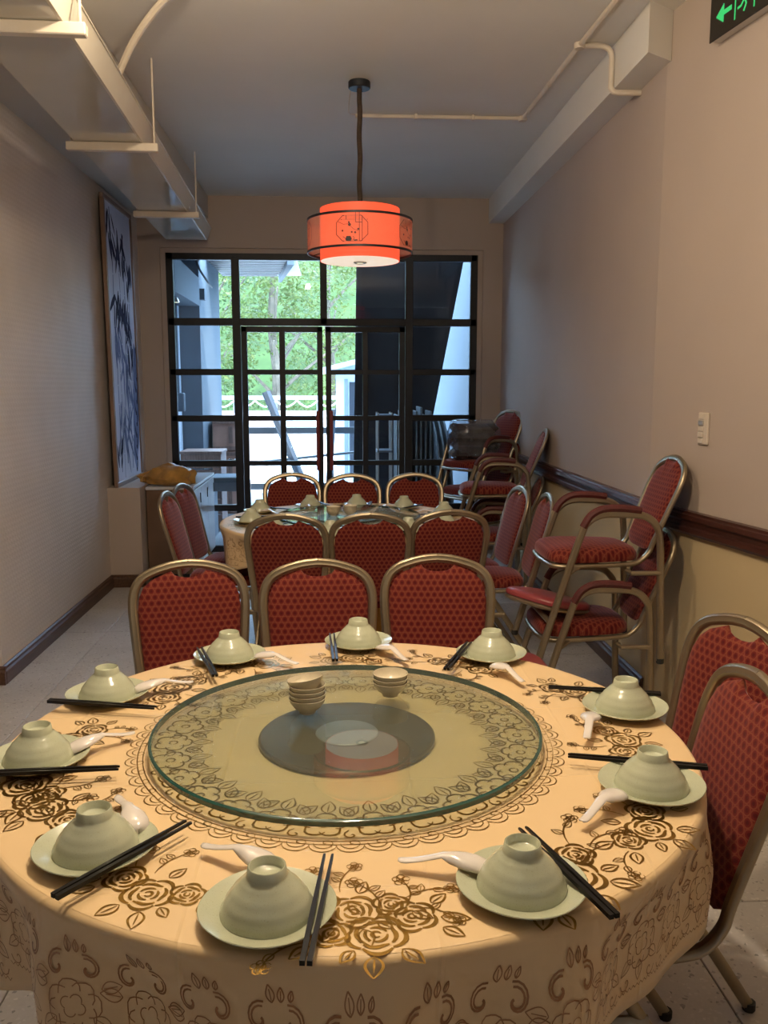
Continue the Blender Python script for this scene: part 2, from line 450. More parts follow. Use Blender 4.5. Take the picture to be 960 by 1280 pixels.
# back wall with opening
OX0, OX1, OZ = -1.535, 1.325, 2.72
bw = MB(); bw.lo((XL, YB, 0), (OX0, YB + 0.2, ZC)); bw.lo((OX1, YB, 0), (XR + 0.1, YB + 0.2, ZC)); bw.lo((OX0, YB, OZ), (OX1, YB + 0.2, ZC))
bw.lo((OX0, 7.935, 0), (-1.49, YB + .2, OZ)); bw.lo((1.28, 7.935, 0), (OX1, YB + .2, OZ)); bw.lo((-1.49, 7.935, 2.68), (1.28, YB + .2, OZ))
struct(bw.build('wall_back', M['wall']), 'beige back wall around the glazed doors')
# beam along the right wall (splayed end)
bv = [(1.365, 8.0), (1.365, 3.93), (1.51, 4.03), (1.51, 8.0)]
bm_ = MB().add([(x, y, z) for z in (2.95, ZC + 0.01) for x, y in bv], [(0, 1, 2, 3), (7, 6, 5, 4), (0, 4, 5, 1), (1, 5, 6, 2), (2, 6, 7, 3), (3, 7, 4, 0)])
struct(bm_.build('trim_1', M['ceil'], smooth=0), 'boxed beam along the top of the right wall')
# soffit over the papered wall
struct(MB().lo((XL - 0.01, 2.6, 2.97), (-1.10, 7.95, 3.155)).build('trim_2', M['soff']), 'grey soffit box above the papered wall')
# baseboards & dado rails
def rail_profile(h, d):
    return [(0, 0), (d * .55, 0), (d * .75, h * .12), (d * .75, h * .3), (d * .55, h * .36), (d * .62, h * .55), (d, h * .68), (d, h * .86), (d * .8, h * .9), (d * .8, h), (0, h)]
def extr(prof, p0, p1, out, z0):
    b_ = MB(); k = len(prof); p0, p1, out = Vector(p0), Vector(p1), Vector(out)
    vs = [p + out * a + Vector((0, 0, z0 + z)) for p in (p0, p1) for a, z in prof]
    fs = [(m, (m + 1) % k, k + (m + 1) % k, k + m) for m in range(k)] + [tuple(reversed(range(k))), tuple(range(k, 2 * k))]
    return b_.add(vs, fs)
bp = [(0, 0), (0.022, 0), (0.022, 0.065), (0.014, 0.075), (0.014, 0.088), (0.004, 0.095), (0, 0.095)]
b_ = extr(bp, (XL, 4.37, 0), (XL, 6.55, 0), (1, 0, 0), 0); b_.f += []
q_ = extr(bp, (-3.3, 4.37, 0), (XL + 0.02, 4.37, 0), (0, -1, 0), 0); b_.add(q_.v, q_.f)
q_ = extr(bp, (XL, 6.55, 0), (-1.46, 6.55, 0), (0, -1, 0), 0); b_.add(q_.v, q_.f)
struct(b_.build('baseboard_left', M['base'], smooth=0), 'dark brown wooden baseboard of the papered wall')
struct(extr(bp, (XR, 7.9, 0), (XR, 4.02, 0), (-1, 0, 0), 0).build('baseboard_right', M['base'], smooth=0), 'dark brown wooden baseboard below the right dado')
rp = rail_profile(0.105, 0.042)
b_ = extr(rp, (XR, 7.9, 0), (XR, 4.06, 0), (-1, 0, 0), 0.868)
q_ = extr(rp, nw(0, 0), nw(NWL, 0), WN, 0.868); b_.add(q_.v, q_.f)
struct(b_.build('trim_3', M['rail'], smooth=0), 'moulded dark wood dado rail')
# ledge under the picture
struct(MB().lo((XL - 0.01, 6.55, 0), (-1.48, 7.92, 0.762), 0.004).build('wall_ledge', M['wall']), 'low boxed ledge under the bamboo picture')

# ------------------------------------------------------------------ glazed screen with double doors
GY = 7.96; RZ = [0.0, 0.41, 0.82, 1.23, 1.645, 2.065, 2.66]
BX = [-1.485, -0.885, -0.105, 0.665, 1.275]
win = bpy.data.objects.new('window_1', None); COL.objects.link(win); struct(win, 'black steel framed glazed screen across the back wall')
def bar(x0, x1, z0, z1, par, name='frame_bar', d=0.05):
    return MB().lo((x0, GY - d / 2, z0), (x1, GY + d / 2, z1), 0.004).build(name, M['steel'], par)
def pane(x0, x1, z0, z1, par):
    return MB().lo((x0, GY - 0.003, z0), (x1, GY + 0.003, z1)).build('pane', M['pane'], par, 0)
w = 0.028
bar(BX[0] - 0.01, BX[0] + 0.055, 0, 2.685, win); bar(BX[4] - 0.055, BX[4] + 0.01, 0, 2.685, win)
bar(BX[0], BX[4], 2.625, 2.685, win); bar(BX[0], BX[4], RZ[5] - 0.01, RZ[5] + 0.055, win)
for x in (BX[1], BX[3]): bar(x - 0.035, x + 0.035, 0, 2.65, win, d=0.056)
bar(BX[2] - 0.03, BX[2] + 0.03, RZ[5], 2.65, win)
for k in range(4): pane(BX[k], BX[k + 1], RZ[5] + 0.03, 2.65, win)
for (a, b) in ((0, 1), (3, 4)):
    for k in range(5):
        if k: bar(BX[a], BX[b], RZ[k] - w, RZ[k] + w, win)
        pane(BX[a], BX[b], RZ[k], RZ[k + 1], win)
    bar(BX[a], BX[b], 0, 0.06, win)
for n_, (x0, x1, hx) in enumerate(((BX[1] + 0.04, BX[2] - 0.013, BX[2] - 0.06), (BX[2] + 0.013, BX[3] - 0.04, BX[2] + 0.06))):
    d = bpy.data.objects.new('door_%d' % (n_ + 1), None); COL.objects.link(d)
    struct(d, 'black steel glazed door leaf with red pull bar')
    top = RZ[5] - 0.016
    bar(x0, x0 + 0.05, 0.01, top, d); bar(x1 - 0.05, x1, 0.01, top, d)
    bar(x0, x1, 0.01, 0.07, d); bar(x0, x1, top - 0.05, top, d)
    xm = (x0 + x1) / 2; bar(xm - 0.025, xm + 0.025, 0.04, top, d, d=0.046)
    for k in range(5):
        if k: bar(x0, x1, RZ[k] - w * .8, RZ[k] + w * .8, d, d=0.044)
        z0 = RZ[k] if k else 0.05; z1 = RZ[k + 1] if k < 4 else top - 0.02
        pane(x0 + 0.02, xm, z0, z1, d); pane(xm, x1 - 0.02, z0, z1, d)
    h = MB().lo((hx - 0.016, GY - 0.10, 0.76), (hx + 0.016, GY - 0.07, 1.30), 0.006)
    for z in (0.82, 1.24): h.lo((hx - 0.01, GY - 0.075, z - 0.012), (hx + 0.01, GY - 0.02, z + 0.012))
    h.build('door_handle', M['redbar'], d)

# ------------------------------------------------------------------ ceiling lamps outside the frame, the small globe added only to brighten the ceiling
def downlight(x, y, power, label, r=0.13, color=WARM):
    t = thing('ceiling_downlight', label, 'ceiling lamp', (x, y, ZC))
    MB().lathe([(r, 0), (r + 0.03, 0), (r + 0.03, -0.018), (r, -0.022), (r, 0)], 40).build('trim_ring', M['plast'], t)
    MB().lathe([(0.0, -0.012), (r, -0.012), (r, -0.016), (0, -0.016)], 40).build('lens', M['lamp'], t)
    l = bpy.data.lights.new('downlight_light', 'AREA'); l.shape = 'DISK'; l.size = r * 2; l.energy = power; l.color = color
    o = bpy.data.objects.new('downlight_light', l); COL.objects.link(o); o.parent = t; o.location = (0, 0, -0.03)
    return t
M['opal'] = pane_mat('opal_glass', (1, 1, 1), 0.1, 1.4)
def globe(x, y, drop, power, label, r=.10):
    gb = thing('globe_pendant', label, 'lamp', (x, y, ZC))
    MB().lathe([(0, 0), (.05, 0), (.05, -.03), (0, -.035)], 24).build('ceiling_rose', M['dkmetal'], gb)
    MB().tube([(0, 0, -.02), (0, 0, -drop)], .006, 6).build('cord', M['cord'], gb)
    MB().lathe([(0, -drop + .02), (.03, -drop + .015), (.035, -drop - .02), (0, -drop - .02)], 24).build('cap', M['dkmetal'], gb)
    MB().lathe([(.0, -drop - .015)] + [(r * math.sin(PI * k / 16), -drop - .015 - r + r * math.cos(PI * k / 16)) for k in range(1, 17)], 32).build('globe', M['opal'], gb)
    l = bpy.data.lights.new('globe_light', 'POINT'); l.shadow_soft_size = r * .6; l.energy = power; l.color = WARM
    o = bpy.data.objects.new('globe_light', l); COL.objects.link(o); o.parent = gb; o.location = (0, 0, -drop - .015 - r)
globe(0.05, 1.72, .60, LAMP_MAIN, 'opal glass globe pendant hanging above the near table')
downlight(-2.4, 2.6, LAMP_FILL, 'round warm ceiling downlight in the side passage')
globe(-0.40, 2.80, .10, 48.0, 'added small globe lamp brightening the front ceiling, before the hung duct', .07)  # unseen lamp added to lift the ceiling brightness

# ------------------------------------------------------------------ chairs
TUBE = []
for k in range(14):
    a = 2 * PI * k / 14
    g = 1.0 - 0.22 * max(0, 1 - abs(math.sin(a)) / 0.5)      # groove on the broad faces
    TUBE.append((0.0115 * math.cos(a) * g, 0.016 * math.sin(a)))
LEGP = [(0.0105 * math.cos(2 * PI * k / 10), 0.0145 * math.sin(2 * PI * k / 10)) for k in range(10)]
HALF = [(0.0, .507), (.05, .502), (.10, .489), (.138, .473), (.166, .448), (.181, .412), (.185, .37), (.182, .31), (.173, .2), (.165, .10)]
def back_map(lean, yb=-0.205, zb=0.43):
    s_, c_ = math.sin(lean), math.cos(lean)
    return lambda x, t, n=0.0: Vector((x, yb - t * s_ + n * c_, zb + t * c_ + n * s_))
def chair_core(root, lean=R(15), half=HALF, wide=1.0):
    bmp = back_map(lean)
    pts = [bmp(x * wide, t) for x, t in half]
    xb = half[-1][0] * wide
    pts += [bmp(xb, 0.05), Vector((xb + .002, -0.185, 0.438)), Vector((xb + .006, -0.14, 0.424)), Vector((xb + .02, -0.02, 0.422)), Vector((xb + .035, 0.12, 0.422)), Vector((xb + .028, 0.175, 0.422)), Vector((xb - .01, 0.205, 0.422)), Vector((0.0, 0.215, 0.422))]
    path = bez(pts, 5)
    n0 = bmp(0, 0, 1) - bmp(0, 0, 0)
    MB().sweep(path, TUBE, n0).mirror_x().build('frame', M['gold'], root)
    # upholstered back panel with half-moon hand hole
    out = []
    ins = [(max(0.0, x * wide - 0.016), t - 0.016) for x, t in half]
    hand = 0.058
    right = [(x, t) for x, t in ins if x > hand + 0.01] + [(xb - 0.018, 0.075), (xb - 0.05, 0.055), (0.06, 0.05)]
    notch = [(hand, .484), (hand * .8, .470), (hand * .45, .462), (0, .459)]
    seq = list(reversed(notch)) + right
    dense = [Vector((a, b, 0)) for a, b in seq]
    dn = []
    for i in range(len(dense) - 1):
        for k in range(2): dn.append(dense[i].lerp(dense[i + 1], k / 2))
    dn.append(dense[-1])
    outl = [(p.x, p.y) for p in dn] + [(0, 0.05)] + [(-p.x, p.y) for p in reversed(dn[1:])]
    u = Vector((1, 0, 0)); v = bmp(0, 1) - bmp(0, 0); n = n0
    rings = [(0.02, .017), (.5, .0165), (.8, .014), (.93, .010), (.985, .004), (1, 0), (.985, -.004), (.93, -.008), (.6, -.010), (.02, -.011)]
    MB().puff(outl, rings, bmp(0, 0), u, v, n).build('backrest', M['fab_b'], root, 50)
    # seat cushion
    so = []
    for k in range(40):
        a = 2 * PI * k / 40; c, s_ = math.cos(a), math.sin(a)
        x = math.copysign(abs(c) ** 0.45, c); y = math.copysign(abs(s_) ** 0.5, s_)
        so.append((x * (0.188 + 0.026 * y) * wide, 0.012 + y * 0.208))
    rings = [(0.02, .068), (.5, .066), (.8, .059), (.93, .048), (.985, .032), (1, .016), (.985, .002), (.9, -.002), (.02, -.002)]
    MB().puff(so, rings, (0, 0, 0.436), (1, 0, 0), (0, 1, 0), (0, 0, 1)).build('seat', M['fab_s'], root, 50)
def leg(root, p0, p1, mat='gold'):
    l = MB().sweep([p0, Vector(p0).lerp(Vector(p1), .5), p1], LEGP, (1, 0, 0)).build('leg', M[mat], root)
    q = Vector(p1); MB().lathe([(0, 0), (.014, 0), (.016, .004), (.016, .022), (0, .022)], 10, (q.x, q.y, 0)).build('foot_cap', M['rubber'], l)
def make_chair():
    t = thing('banquet_chair', '', 'chair')
    chair_core(t)
    for s in (-1, 1):
        leg(t, (s * .178, .17, .418), (s * .195, .215, 0.01)); leg(t, (s * .172, .02, .418), (s * .19, -.25, 0.01))
        MB().sweep([(s * .186, .19, .29), (s * .182, .03, .29), (s * .180, -.075, .29)], LEGP, (1, 0, 0)).build('stretcher', M['gold'], t)
    return t
def make_armchair():
    t = thing('banquet_armchair', '', 'armchair')
    chair_core(t, R(22), [(x * .93, z * 0.94) for x, z in HALF], 1.0)
    for s in (-1, 1):
        x = s * .238
        pts = [(x, .275, .012), (x, .20, .26), (x, .105, .56), (x, .075, .62), (x, .02, .652), (x, -.06, .655), (x, -.16, .648), (x, -.215, .61), (x, -.238, .54), (x, -.25, .30), (x, -.262, .012)]
        a = MB().sweep(bez(pts, 5), TUBE, (1, 0, 0)).build('arm_loop', M['gold'], t)
        MB().tube(bez([(x, .095, .60), (x, .065, .648), (x, .015, .676), (x, -.06, .680), (x, -.15, .670)], 4), .017, 8).build('arm_pad', M['pad'], a)
        for y in (.275, -.262): MB().lathe([(0, 0), (.014, 0), (.016, .004), (.016, .022), (0, .022)], 10, (x, y, 0)).build('foot_cap', M['rubber'], a)
        MB().sweep([(s * .19, -.12, .40), (x, -.12 - .0, .40), (x, -.245, .40)], LEGP, (0, 0, 1)).build('side_bracket', M['gold'], t)
        MB().sweep([(s * .19, .1, .418), (x, .155, .40)], LEGP, (0, 0, 1)).build('side_bracket', M['gold'], t)
    MB().sweep([(-.238, .225, .19), (0, .225, .19), (.238, .225, .19)], LEGP, (0, 0, 1)).build('stretcher', M['gold'], t)
    return t
ch0 = make_chair(); used = [False]
def chair(tx, ty, rz, label, group, z=0.0):
    """tx, ty: where the top of the backrest stands; rz: facing"""
    o = copy_tree(ch0) if used[0] else ch0; used[0] = True
    off = Matrix.Rotation(rz, 3, 'Z') @ Vector((0, -0.336, 0))
    o.location = (tx - off.x, ty - off.y, z); o.rotation_euler = (0, 0, rz)
    tag(o, label, 'chair', group); return o
G1, G2 = 'chairs around the near table', 'chairs around the far table'
chair(-0.505, 2.904, R(180 + 12), 'red patterned banquet chair behind the near table, nearest the papered wall', G1)
chair(-0.067, 2.893, R(180 + 2), 'red patterned banquet chair behind the near table, middle of the three', G1)
chair(0.350, 2.954, R(180 - 5), 'red patterned banquet chair behind the near table, nearest the stacked armchairs', G1)
chair(-0.238, 3.974, R(-3), 'red banquet chair turned to the far table, nearest the wooden cabinet side', G2)
chair(0.155, 3.978, R(0), 'red banquet chair turned to the far table, middle of the three facing the window', G2)
chair(0.545, 4.061, R(5), 'red banquet chair turned to the far table, nearest the stacked armchairs', G2)
chair(-0.305, 5.908, R(184), 'red banquet chair between far table and glazed doors, nearest the cabinet', G2)
chair(0.104, 5.831, R(180), 'red banquet chair between far table and glazed doors, middle of the three', G2)
chair(0.530, 5.862, R(177), 'red banquet chair between far table and glazed doors, nearest the wrapped bundle', G2)
chair(-0.962, 4.866, R(-90 - 4), 'red banquet chair beside the cabinet, the one farther from the window', G2)
chair(-0.948, 5.263, R(-90 - 10), 'red banquet chair beside the cabinet, the one nearer the window', G2)
chair(1.091, 5.025, R(90 + 6), 'red banquet chair by the dado wall, second from the near armchair stack', G2)
chair(1.168, 4.676, R(90 - 2), 'red banquet chair by the dado wall, next to the near armchair stack', G2)
chair(1.035, 2.075, R(90 + 14), 'red banquet chair below the wall switch, standing off from the near table', G1)
chair(0.862, 1.66, R(90 - 2), 'red banquet chair pushed against the draped cloth of the near table', G1)
arm0 = make_armchair(); aused = [False]
def armchair(x, y, z, rz, label, group, tilt=0.0):
    o = copy_tree(arm0) if aused[0] else arm0; aused[0] = True
    o.location = (x, y, z); o.rotation_euler = (tilt, 0, rz); return tag(o, label, 'armchair', group)
GS = 'stacked armchairs'
armchair(1.10, 3.78, 0.0, R(90), 'red armchair standing on the floor, bottom of the stack by the splayed wall', GS)
armchair(1.13, 3.78, 0.325, R(90), 'red armchair resting on another, top of the stack by the splayed wall', GS, R(0))
armchair(1.08, 6.1, 0.0, R(90 - 6), 'red armchair on the floor under another, by the dado rail near the window', GS)
armchair(1.10, 6.1, 0.335, R(90 - 6), 'red armchair on top of another, by the dado rail near the window', GS)
for k, w_ in enumerate(('on the floor, bottom of the corner stack', 'in the middle of the corner stack', 'on top of the corner stack, carrying the wrapped bundle')):
    armchair(1.12, 6.95, 0.22 * k, R(120), 'dark red armchair ' + w_, GS)

# vinyl pad wedged in the stack, low stool behind the near table
def pad_thing(name, label, cat, outline, z, th, rim):
    t = thing(name, label, cat)
    rings = [(0.02, th), (.6, th * .98), (.9, th * .85), (.98, th * .6), (1, th * .35), (.98, 0), (.02, 0)]
    MB().puff(outline, rings, (0, 0, z), (1, 0, 0), (0, 1, 0), (0, 0, 1)).build('seat_pad', M['vinyl'], t, 50)
    if rim:
        cx = sum(p[0] for p in outline) / len(outline); cy = sum(p[1] for p in outline) / len(outline)
        MB().sweep([(cx + (a - cx) * .93, cy + (b - cy) * .93, z - .012) for a, b in outline], LEGP, (0, 0, 1), True).build('rim', M['gold'], t)
    return t
ol = []
for k in range(32):
    a = 2 * PI * k / 32; c, s_ = math.cos(a), math.sin(a)
    ol.append((math.copysign(abs(c) ** .6, c) * .17, math.copysign(abs(s_) ** .6, s_) * .17))
vp = pad_thing('vinyl_seat_pad', 'loose dark pink vinyl seat pad wedged between the legs of the stacked armchairs', 'seat pad', ol, 0, .035, True)
vp.location = (0.955, 3.80, 0.545); vp.rotation_euler = (R(4), R(12), R(40))
st = pad_thing('low_stool', 'low stool with dark red top behind the near table', 'stool', [(x * .9, y * .9) for x, y in ol], .42, .035, True)
st.location = (0.66, 3.22, 0)
for sx in (-1, 1):
    for sy in (-1, 1): leg(st, (sx * .10, sy * .10, .41), (sx * .13, sy * .13, .01))

# ------------------------------------------------------------------ tables, cloths and prints
TC1, TC2, TZ, TR = Vector((0.018, 1.785, 0)), Vector((0.065, 4.93, 0)), 0.755, 0.733
def table(c, label):
    t = thing('round_table', label, 'table', c)
    MB().lathe([(0, .725), (.70, .725), (.712, .73), (.712, .748), (.70, .751), (0, .751)], 64).build('tabletop', M['board'], t)
    for k in range(4):
        a = PI / 4 + k * PI / 2
        MB().tube([(.40 * math.cos(a), .40 * math.sin(a), .73), (.33 * math.cos(a), .33 * math.sin(a), .0)], .016, 8).build('leg', M['dkmetal'], t)
    return t
table(TC1, 'round wooden table hidden under peach and amber cloths, the near one')
table(TC2, 'round wooden table hidden under peach and amber cloths, the far one')
EDGE = 0.016
def fold(a):
    return 0.5 * math.sin(11 * a + 0.7) + 0.32 * math.sin(17 * a + 2.1) + 0.22 * math.sin(6 * a + 4.0)
HEMF = 1.0
def hem(a):
    return HEMF * (0.265 + 0.035 * math.sin(4 * a + 0.9) + 0.018 * math.sin(9 * a + 1) + 0.05 * math.exp(-((((a + PI / 2 + PI) % (2 * PI)) - PI) / 0.5) ** 2))
def cloth_pt(a, s, lift=0.0):
    """s: distance along the cloth from the table centre"""
    if s <= TR - EDGE: return Vector((s * math.cos(a), s * math.sin(a), TZ + lift))
    q = s - (TR - EDGE); arc = EDGE * PI / 2
    if q < arc:
        b = q / EDGE; r = TR - EDGE + EDGE * math.sin(b) + lift * math.sin(b); z = TZ - EDGE + EDGE * math.cos(b) + lift * math.cos(b)
        d = 0
    else:
        d = q - arc; r = TR + lift; z = TZ - EDGE - d
    k = min(1, (q / 0.10)) if q > 0 else 0; k = k * k * (3 - 2 * k)
    r += k * (-0.012 + 0.042 * fold(a) * min(1, 0.30 + d / 0.18)) - 0.06 * d
    return Vector((r * math.cos(a), r * math.sin(a), z))
def tablecloth(c, label):
    NA = 240; vs = []; fs = []; fl_ = [0.0, .15, .3, .45, .58, .68, .72]; NS = len(fl_) + 4 + 12
    for i in range(NA):
        a = 2 * PI * i / NA
        L = TR - EDGE + EDGE * PI / 2 + hem(a)
        ss = fl_ + [TR - EDGE + EDGE * PI / 2 * k / 4 for k in range(4)] + [TR - EDGE + EDGE * PI / 2 + hem(a) * k / 11 for k in range(12)]
        vs += [cloth_pt(a, s) for s in ss]
    for i in range(NA):
        j = (i + 1) % NA
        for k in range(NS - 1):
            if k == 0: fs.append((i * NS, i * NS + 1, j * NS + 1))
            else: fs.append((i * NS + k, i * NS + k + 1, j * NS + k + 1, j * NS + k))
    o = MB().add(vs, fs).build('tablecloth', M['cloth'], None, 60)
    o.location = c; md = o.modifiers.new('thick', 'SOLIDIFY'); md.thickness = 0.0012; md.offset = -1
    return tag(o, label, 'tablecloth')
def skirt(c, pushes, label):
    NA = 200; zs = [.745, .70, .62, .56, .50, .44, .36, .28, .2, .12, .05]; vs = []; fs = []
    for i in range(NA):
        a = 2 * PI * i / NA
        for z in zs:
            d = (.745 - z) / .7
            r = .706 - .055 * min(1, d / .08) - .03 * d + (0.004 + .022 * d) * math.sin(19 * a + 1) * math.sin(4 * a)
            for (pa, pr, pw) in pushes:
                da = (a - pa + PI) % (2 * PI) - PI
                wgt = math.exp(-(da / pw) ** 4) * min(1, max(0, (.70 - z) / .14))
                r = r * (1 - wgt) + pr * wgt if pr < r else r
            vs.append((r * math.cos(a), r * math.sin(a), z))
    n = len(zs)
    for i in range(NA):
        j = (i + 1) % NA
        for k in range(n - 1): fs.append((i * n + k, i * n + k + 1, j * n + k + 1, j * n + k))
    o = MB().add(vs, fs).build('table_skirt', M['skirt'], None, 60); o.location = c
    md = o.modifiers.new('thick', 'SOLIDIFY'); md.thickness = 0.001
    return tag(o, label, 'tablecloth')
cl1 = tablecloth(TC1, 'peach satin overlay cloth with gold roses on the near table')
HEMF = 0.72
cl2 = tablecloth(TC2, 'peach satin overlay cloth with gold roses on the far table')
HEMF = 1.0
def pushes(c, chairs):
    out = []
    for o in bpy.data.objects:
        if o.name.startswith('banquet_chair') and o.parent is None:
            d = Vector(o.location) - c; d.z = 0
            if d.length < 1.3:
                m = Matrix.Rotation(o.rotation_euler.z, 3, 'Z')
                fr = Vector(o.location) + m @ Vector((0, .225, 0)) - c
                ln = max(.34, Vector((fr.x, fr.y, 0)).length - 0.02); out.append((math.atan2(fr.y, fr.x), ln, 0.20 / ln + 0.10))
    return out
skirt(TC1, pushes(TC1, None), 'amber satin under-cloth hanging to the floor of the near table')
skirt(TC2, pushes(TC2, None), 'amber satin under-cloth hanging to the floor of the far table')

# --- printed gold motifs: ribbons laid on the cloth
class Print:
    def __init__(s): s.q = []          # list of (polyline, width)
    def line(s, pts, w): s.q.append(([Vector((p[0], p[1], 0)) for p in pts], w)); return s
    def xf(s, x, y, rot, sc=1.0, flip=False):
        o = Print(); c, n = math.cos(rot), math.sin(rot)
        for pl, w in s.q:
            pp = []
            for p in pl:
                a, b = p.x * sc * (-1 if flip else 1), p.y * sc
                pp.append(Vector((x + a * c - b * n, y + a * n + b * c, 0)))
            o.q.append((pp, w * sc))
        return o
    def join(s, o): s.q += o.q; return s
    def to(s, mb, fn, taper=True):
        for pl, w in s.q:
            n = len(pl); vs = []; fs = []
            for i, p in enumerate(pl):
                t = pl[min(i + 1, n - 1)] - pl[max(i - 1, 0)]
                if t.length < 1e-9: t = Vector((1, 0, 0))
                t.normalize(); nn = Vector((-t.y, t.x, 0))
                k = (0.45 + 0.55 * math.sin(PI * i / (n - 1))) if taper else 1
                vs += [fn(p + nn * w * k / 2), fn(p - nn * w * k / 2)]
            for i in range(n - 1): fs.append((2 * i, 2 * i + 1, 2 * i + 3, 2 * i + 2))
            mb.add(vs, fs)
        return mb
def arc_pts(cx, cy, r, a0, a1, n=10, wob=0.0, lobes=5, ph=0.0):
    return [(cx + r * (1 + wob * abs(math.sin(lobes * (a0 + (a1 - a0) * k / n) / 2 + ph))) * math.cos(a0 + (a1 - a0) * k / n),
             cy + r * (1 + wob * abs(math.sin(lobes * (a0 + (a1 - a0) * k / n) / 2 + ph))) * math.sin(a0 + (a1 - a0) * k / n)) for k in range(n + 1)]
def rose(p, cx, cy, r, w, rot=0.0):
    p.line(arc_pts(cx, cy, r * .16, rot, rot + 5.2, 10), w * .9)
    for k in range(3): p.line(arc_pts(cx, cy, r * .38, rot + 2.1 * k, rot + 2.1 * k + 1.75, 8), w)
    for k in range(4): p.line(arc_pts(cx, cy, r * .62, rot + .5 + 1.57 * k, rot + .5 + 1.57 * k + 1.4, 8, .12, 4), w * 1.25)
    for k in range(5):
        a = rot + 1.257 * k; p.line(arc_pts(cx, cy, r * .86, a, a + 1.2, 10, .2, 5, -a * 2.5), w * 1.3)
def leaf(p, x, y, ang, l, w):
    c, s_ = math.cos(ang), math.sin(ang)
    for sg in (-1, 1):
        p.line([(x + c * l * t - s_ * sg * .28 * l * math.sin(PI * t ** .8), y + s_ * l * t + c * sg * .28 * l * math.sin(PI * t ** .8)) for t in [i / 8 for i in range(9)]], w)
    p.line([(x + c * l * t, y + s_ * l * t) for t in (0.1, .4, .75)], w * .8)
def sprig(p, x, y, ang, l, w, rnd):
    pts = []; a = ang
    for k in range(9):
        pts.append((x, y)); x += math.cos(a) * l / 8; y += math.sin(a) * l / 8; a += rnd.uniform(.05, .2)
    p.line(pts, w)
    for k in (3, 5, 7):
        leaf(p, pts[k][0], pts[k][1], ang + rnd.choice((-1, 1)) * rnd.uniform(.6, 1.2), l * .26, w * .8)
    ex, ey = pts[-1]
    for k in range(5): p.line(arc_pts(ex + .008 * math.cos(1.257 * k), ey + .008 * math.sin(1.257 * k), .006, 0, 5.8, 7), w * .7)
rnd = random.Random(3)
CL = Print()
rose(CL, 0, 0, .040, .0058); rose(CL, .062, .018, .034, .0052, 1.0); rose(CL, -.055, .026, .028, .0048, 2.0)
for (x, y, a, l) in ((.02, -.042, -1.2, .040), (-.02, -.042, -2.0, .042), (.098, .0, -.5, .042), (.09, -.022, -1.0, .034), (-.09, .01, 3.5, .036), (.0, .05, 1.8, .035), (.1, .035, .4, .032), (-.04, -.02, -2.6, .03)):
    leaf(CL, x, y, a, l, .0040)
for (x, y, a, l) in ((-.075, .045, 2.3, .085), (.03, .05, 1.3, .08), (-.09, .02, 2.9, .08), (.07, .05, .8, .06)): sprig(CL, x, y, a, l, .0030, rnd)
top = Print()
SPOTS = [(.05, 1.106, -90), (-.288, 1.222, -130), (-.532, 1.50, -160), (-.575, 1.811, 178), (-.421, 2.133, 142), (-.27, 2.319, 120), (.045, 2.345, 90), (.344, 2.29, 60), (.594, 2.047, 25), (.615, 1.746, -5), (.535, 1.37, -40), (.366, 1.23, -60), (-.60, 1.60, -165), (.02, 1.16, -90)]
for i, (x, y, d) in enumerate(SPOTS):
    lx, ly = x - TC1.x, y - TC1.y
    top.join(CL.xf(lx, ly, R(d + 90 + rnd.uniform(-25, 25)), rnd.uniform(.92, 1.12), i % 2 == 1))
lacer = Print()
for k in range(60):                                   # scalloped lace border round the turntable
    a = 2 * PI * k / 60; m = .438; sp = 2 * PI * m / 60
    q = Print(); q.line(arc_pts(0, 0, sp * .52, PI + .1, 2 * PI - .1, 8), .0024); q.line(arc_pts(0, .004, sp * .36, PI, 2 * PI, 7), .0024)
    q.line([(sp * .1 + .012 * (1 - t) * math.cos(5 * t), .004 + .012 * (1 - t) * math.sin(5 * t)) for t in [i / 9 for i in range(10)]], .0022)
    lacer.join(q.xf(m * math.cos(a), m * math.sin(a), a + PI / 2))
for r in (.438, .427): lacer.line([(r * math.cos(2 * PI * k / 120), r * math.sin(2 * PI * k / 120)) for k in range(121)], .0022)
for k in range(26):                                   # ring of open flowers under the glass
    a = 2 * PI * k / 26; q = Print()
    for j in range(5): q.line(arc_pts(.019 * math.cos(1.257 * j + .3), .019 * math.sin(1.257 * j + .3), .016, 1.257 * j - 1.5, 1.257 * j + 2.1, 8, .1, 4), .0042)
    q.line(arc_pts(0, 0, .008, 0, 6, 8), .004)
    leaf(q, -.032, .028, 2.0, .038, .0032); leaf(q, .03, .03, 1.1, .038, .0032); leaf(q, 0, .036, 1.57, .04, .0032)
    q.line([(.046 + .016 * (1 - t) * math.cos(6 * t), .0 + .016 * (1 - t) * math.sin(6 * t)) for t in [i / 9 for i in range(10)]], .0036)
    q.line([(.046 + .014 * (1 - t) * math.cos(6 * t + 2), -.028 + .014 * (1 - t) * math.sin(6 * t + 2)) for t in [i / 9 for i in range(10)]], .0036)
    lacer.join(q.xf(.372 * math.cos(a), .372 * math.sin(a), a + PI / 2, 1.12))
def on_top(p): return Vector((p.x, p.y, TZ + .0007))
mb = MB(); top.to(mb, on_top); lacer.to(mb, on_top)
pr_top = mb.build('gold_print', M['foil'], cl1, 0)
UN = Print()                                          # lace unit for the hanging border, x along the hem, y downwards
for sx in (-1, 1):
    for w0 in (1.0, .72):
        UN.line([(sx * (.030 + .027 * w0 * (1 - t * .85) * math.cos(5.6 * t - 1.9)), .088 + .025 * w0 * (1 - t * .85) * math.sin(5.6 * t - 1.9)) for t in [i / 14 for i in range(15)]], .0032)
for j in range(3): leaf(UN, -.006 + .016 * j, .064 - .002 * j, -1.75 + .22 * j, .026 - .005 * j, .0024)
